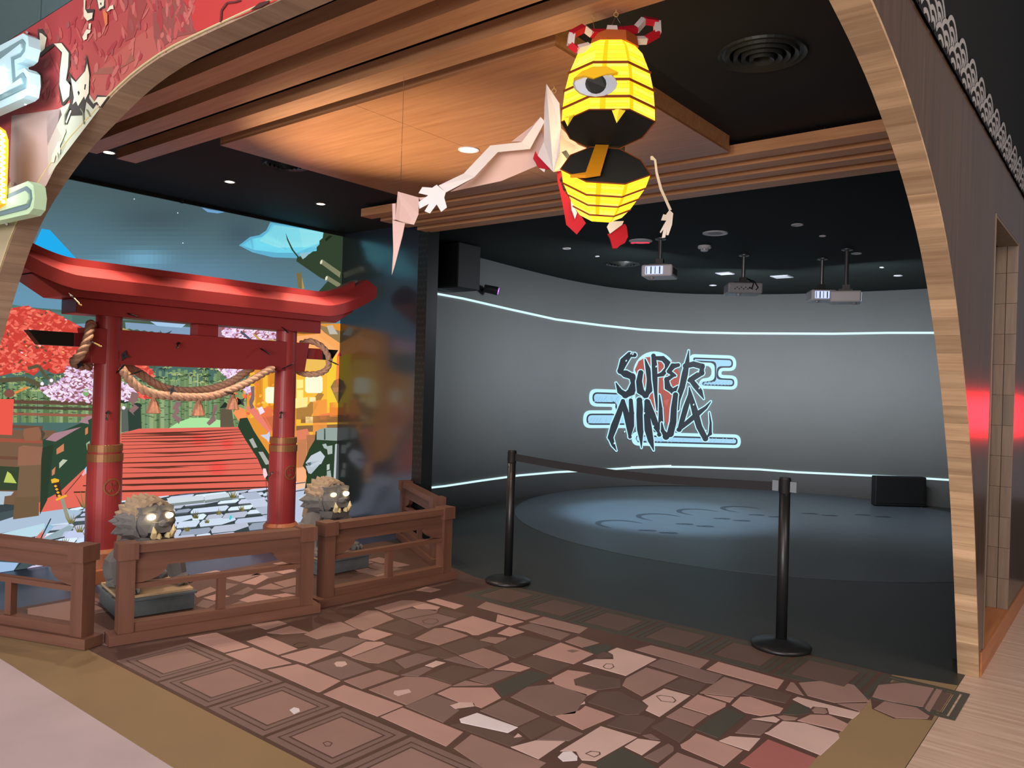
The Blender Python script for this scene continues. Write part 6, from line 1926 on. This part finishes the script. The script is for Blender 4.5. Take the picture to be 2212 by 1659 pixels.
m = MB(); m.extr([eye_pt(x, y, dep - 0.018) for x, y in lid], -LF * 0.03); m.build('eyelid', M['lid'], eb_)
# fangs and tongue
for (pts, tip) in (([(1217, 254), (1242, 246), (1232, 250)], (1226, 273)), ([(1321, 236), (1352, 238), (1338, 232)], (1332, 266))):
    d0 = 2.95 - 0.165
    a_, b_, c_, t_ = eye_pt(*pts[0], d0), eye_pt(*pts[1], d0), eye_pt(*pts[2], d0 + 0.03), eye_pt(*tip, d0 - 0.004)
    mid = eye_pt((pts[0][0] + pts[1][0]) / 2, pts[0][1], d0 - 0.018)
    m = MB(); m.add([a_, mid, b_, c_, t_], [(0, 1, 4), (1, 2, 4), (2, 3, 4), (3, 0, 4), (3, 2, 1, 0)]); m.build('fang', M['fangy'], up_obj)
def jt(pts, d): return [J(r, f, d) for r, f in pts]
m = MB(); m.extr(jt([(-0.03, 0.02), (0.022, 0.02), (-0.03, 0.30), (-0.085, 0.30)], -0.012), J(0, 0, -0.006) - J(0, 0, 0)); tg_ = m.build('tongue', M['tongue'], ln_)
m = MB(); m.extr(jt([(-0.085, 0.3005), (-0.03, 0.3005), (-0.085, 0.325), (-0.14, 0.325)], -0.010), J(0, 0, -0.012) - J(0, 0, 0)); m.build('tongue_tip', M['tongue'], tg_)
for (a_, b_) in (((1281, 33), (1284, 64)), ((1331, 22), (1320, 58)), ((1331, 22), (1346, 60))):
    p0 = atz(*a_, 2.849)
    m = MB(); m.tube([p0 - UP * 0.02, atd(*b_, 2.92)], 0.0012, 5); m.build('wire', M['chrome'], ln_)
for hx in ((1281, 33), (1331, 22)):
    p0 = atz(*hx, 2.849)
    t = thing('brass_hook', 'small brass hook screwed in the slat %s' % ('above the left of the lantern cap' if hx[0] < 1300 else 'above the middle of the lantern cap'), 'hook', tuple(p0))
    m = MB(); m.tube([p0 + UP * 0.0005, p0 - UP * 0.008], 0.003, 6); m.build('shank', M['brass'], t)
    m = MB(); m.tube([p0 - UP * 0.016 + RT * (0.008 * math.cos(q * PI / 6)) + UP * (0.008 * math.sin(q * PI / 6)) for q in range(13)], 0.0018, 6, cap=False); m.build('eyelet', M['brass'], t)
lamp('lantern_bulb', 'POINT', tuple(L3(0, -0.32, -0.02)), 3, (1.0, 0.78, 0.42), size=0.1)

# ================================================================ white paper fox spirit behind the lantern
FD = 3.42
fox_ = thing('paper_fox_spirit', 'white folded paper fox spirit with red lining, flying behind the yellow lantern', 'hanging puppet', tuple(atd(1190, 290, FD)))
def q1(pts): return [(800 + x / 3.072, 150 + y / 3.072) for x, y in pts]
M['foxwhite'] = mat('white_folded_card', (240, 236, 238), 0.6, 0.3)
M['foxpink'] = mat('thin_pinkish_paper', (226, 196, 190), 0.7, 0.2)
M['foxred'] = mat('crimson_card', (186, 14, 40), 0.55, 0.3)
def card(pts, deps, name, mt, th=0.006, parent=None):
    P_ = [atd(x, y, d) for (x, y), d in zip(q1(pts), deps if isinstance(deps, (list, tuple)) else [deps] * len(pts))]
    m = MB(); m.extr(P_, FW * th); return m.build(name, mt, parent or fox_)
hd = card([(1168, 95), (1255, 225), (1265, 390), (1255, 550), (1215, 680), (1110, 570), (1150, 480), (1155, 240)], [3.44, 3.42, 3.40, 3.34, 3.34, 3.46, 3.46, 3.46], 'face', M['foxwhite'])
card([(1266, 390), (1310, 440), (1380, 500), (1490, 545), (1380, 590), (1300, 665), (1216, 680), (1256, 550)], [3.40, 3.43, 3.46, 3.50, 3.46, 3.42, 3.34, 3.34], 'face', M['foxpink'])
card([(1270, 548), (1300, 535), (1325, 575), (1305, 592)], [3.31, 3.32, 3.33, 3.32], 'eye', M['pupil'], 0.004, hd)
card([(1095, 540), (1110, 570), (1205, 660), (1160, 664), (1120, 655), (1080, 590)], 3.47, 'lining', M['foxred'])
card([(1120, 655), (1160, 662), (1155, 682)], 3.465, 'chin', M['foxwhite'])
card([(1240, 675), (1300, 665), (1255, 730), (1280, 800), (1340, 880), (1430, 1020), (1370, 1095), (1300, 1030), (1285, 940), (1240, 730)], 3.40, 'scarf', M['foxred'])
card([(1330, 870), (1372, 950), (1358, 992), (1335, 930)], 3.39, 'scarf_fold', M['foxwhite'])
# arms
UA = 'arm_panel'
card([(1130, 315), (1157, 345), (1060, 527), (1005, 482), (1090, 360)], [3.46, 3.46, 3.44, 3.44, 3.46], UA, M['foxwhite'])
card([(1128, 313), (1088, 362), (935, 480), (985, 478), (1010, 482), (1090, 358)], 3.48, UA, M['foxpink'])  # back of the arm, its shade given by the pinkish tone
card([(795, 505), (1005, 482), (1062, 527), (845, 548)], [3.44, 3.44, 3.43, 3.43], UA, M['foxwhite'])
card([(795, 505), (845, 548), (690, 715), (620, 690)], [3.44, 3.43, 3.40, 3.41], UA, M['foxwhite'])
card([(620, 690), (690, 716), (500, 816), (453, 770)], [3.41, 3.40, 3.38, 3.38], UA, M['foxwhite'])
card([(440, 765), (500, 815), (490, 850), (508, 915), (470, 945), (440, 895), (395, 955), (360, 940), (390, 890), (325, 925), (320, 880), (385, 835), (320, 820), (345, 780), (410, 785)], 3.375, 'hand', M['foxwhite'])
card([(848, 550), (1062, 528), (1090, 470), (1140, 400), (1150, 480), (1110, 570), (1085, 590), (1105, 640), (870, 740), (530, 812), (692, 718)], 3.50, 'sleeve_membrane', M['foxpink'], 0.003)
card([(1860, 575), (1872, 573), (1897, 600), (1907, 680), (1937, 790), (2000, 930), (1985, 937), (1920, 792), (1894, 690), (1884, 602), (1860, 598)], 3.46, UA, M['foxwhite'])
card([(1985, 932), (2010, 955), (2002, 1030), (1978, 1100), (1965, 1098), (1968, 1060), (1957, 1115), (1935, 1118), (1946, 1060), (1928, 1085), (1922, 1078), (1948, 1030), (1965, 1002), (1930, 1000), (1945, 960), (1960, 965)], 3.455, 'hand', M['foxwhite'])
# foot
card([(1570, 1045), (1590, 1008), (1682, 1006), (1672, 1030), (1590, 1090)], 3.44, 'ankle', M['foxwhite'])
card([(1575, 1090), (1590, 1091), (1672, 1031), (1690, 1025), (1702, 1045), (1710, 1110), (1690, 1150), (1655, 1168), (1640, 1185), (1610, 1187), (1592, 1120)], 3.445, 'foot', M['foxred'], 0.02)
# loop it hangs from
p0 = atz(1197, 187, 2.849)
t = thing('brass_hook', 'small brass hook screwed in the wood raft above the white fox', 'hook', tuple(p0))
m = MB(); m.tube([p0 + UP * 0.0005, p0 - UP * 0.01], 0.003, 6); m.build('shank', M['brass'], t)
m = MB(); m.tube([p0 - UP * 0.02 + RT * (0.010 * math.cos(q * PI / 6)) + UP * (0.010 * math.sin(q * PI / 6)) for q in range(13)], 0.002, 6, cap=False); m.build('eyelet', M['brass'], t)
m = MB(); m.tube([p0 - UP * 0.03, atd(1192, 232, 3.47)], 0.0012, 5); m.build('wire', M['chrome'], fox_)
# paper tail end, a separate hanging strip
tl = thing('paper_tail_strip', 'pinkish white paper tail strip hanging left of the fox spirit hand', 'hanging paper', tuple(atd(870, 450, 3.6)))
card([(182, 810), (322, 850), (320, 960), (290, 1030), (232, 1020), (165, 995)], [3.58, 3.60, 3.60, 3.60, 3.60, 3.58], 'fold', M['foxpink'], 0.004, tl)
card([(322, 850), (380, 846), (330, 868)], [3.60, 3.56, 3.59], 'fold', M['foxpink'], 0.004, tl)
card([(145, 890), (168, 890), (166, 998), (148, 1000)], 3.61, 'fold', M['foxpink'], 0.004, tl)
card([(147, 1000), (230, 1020), (215, 1100), (160, 1310), (142, 1365), (152, 1200)], [3.60, 3.605, 3.60, 3.58, 3.57, 3.59], 'point', M['foxpink'], 0.004, tl)
pt = atd(865, 416, 3.58)
m = MB(); m.tube([pt, Vector((pt.x, pt.y, 2.85))], 0.001, 5); m.build('wire', M['chrome'], tl)
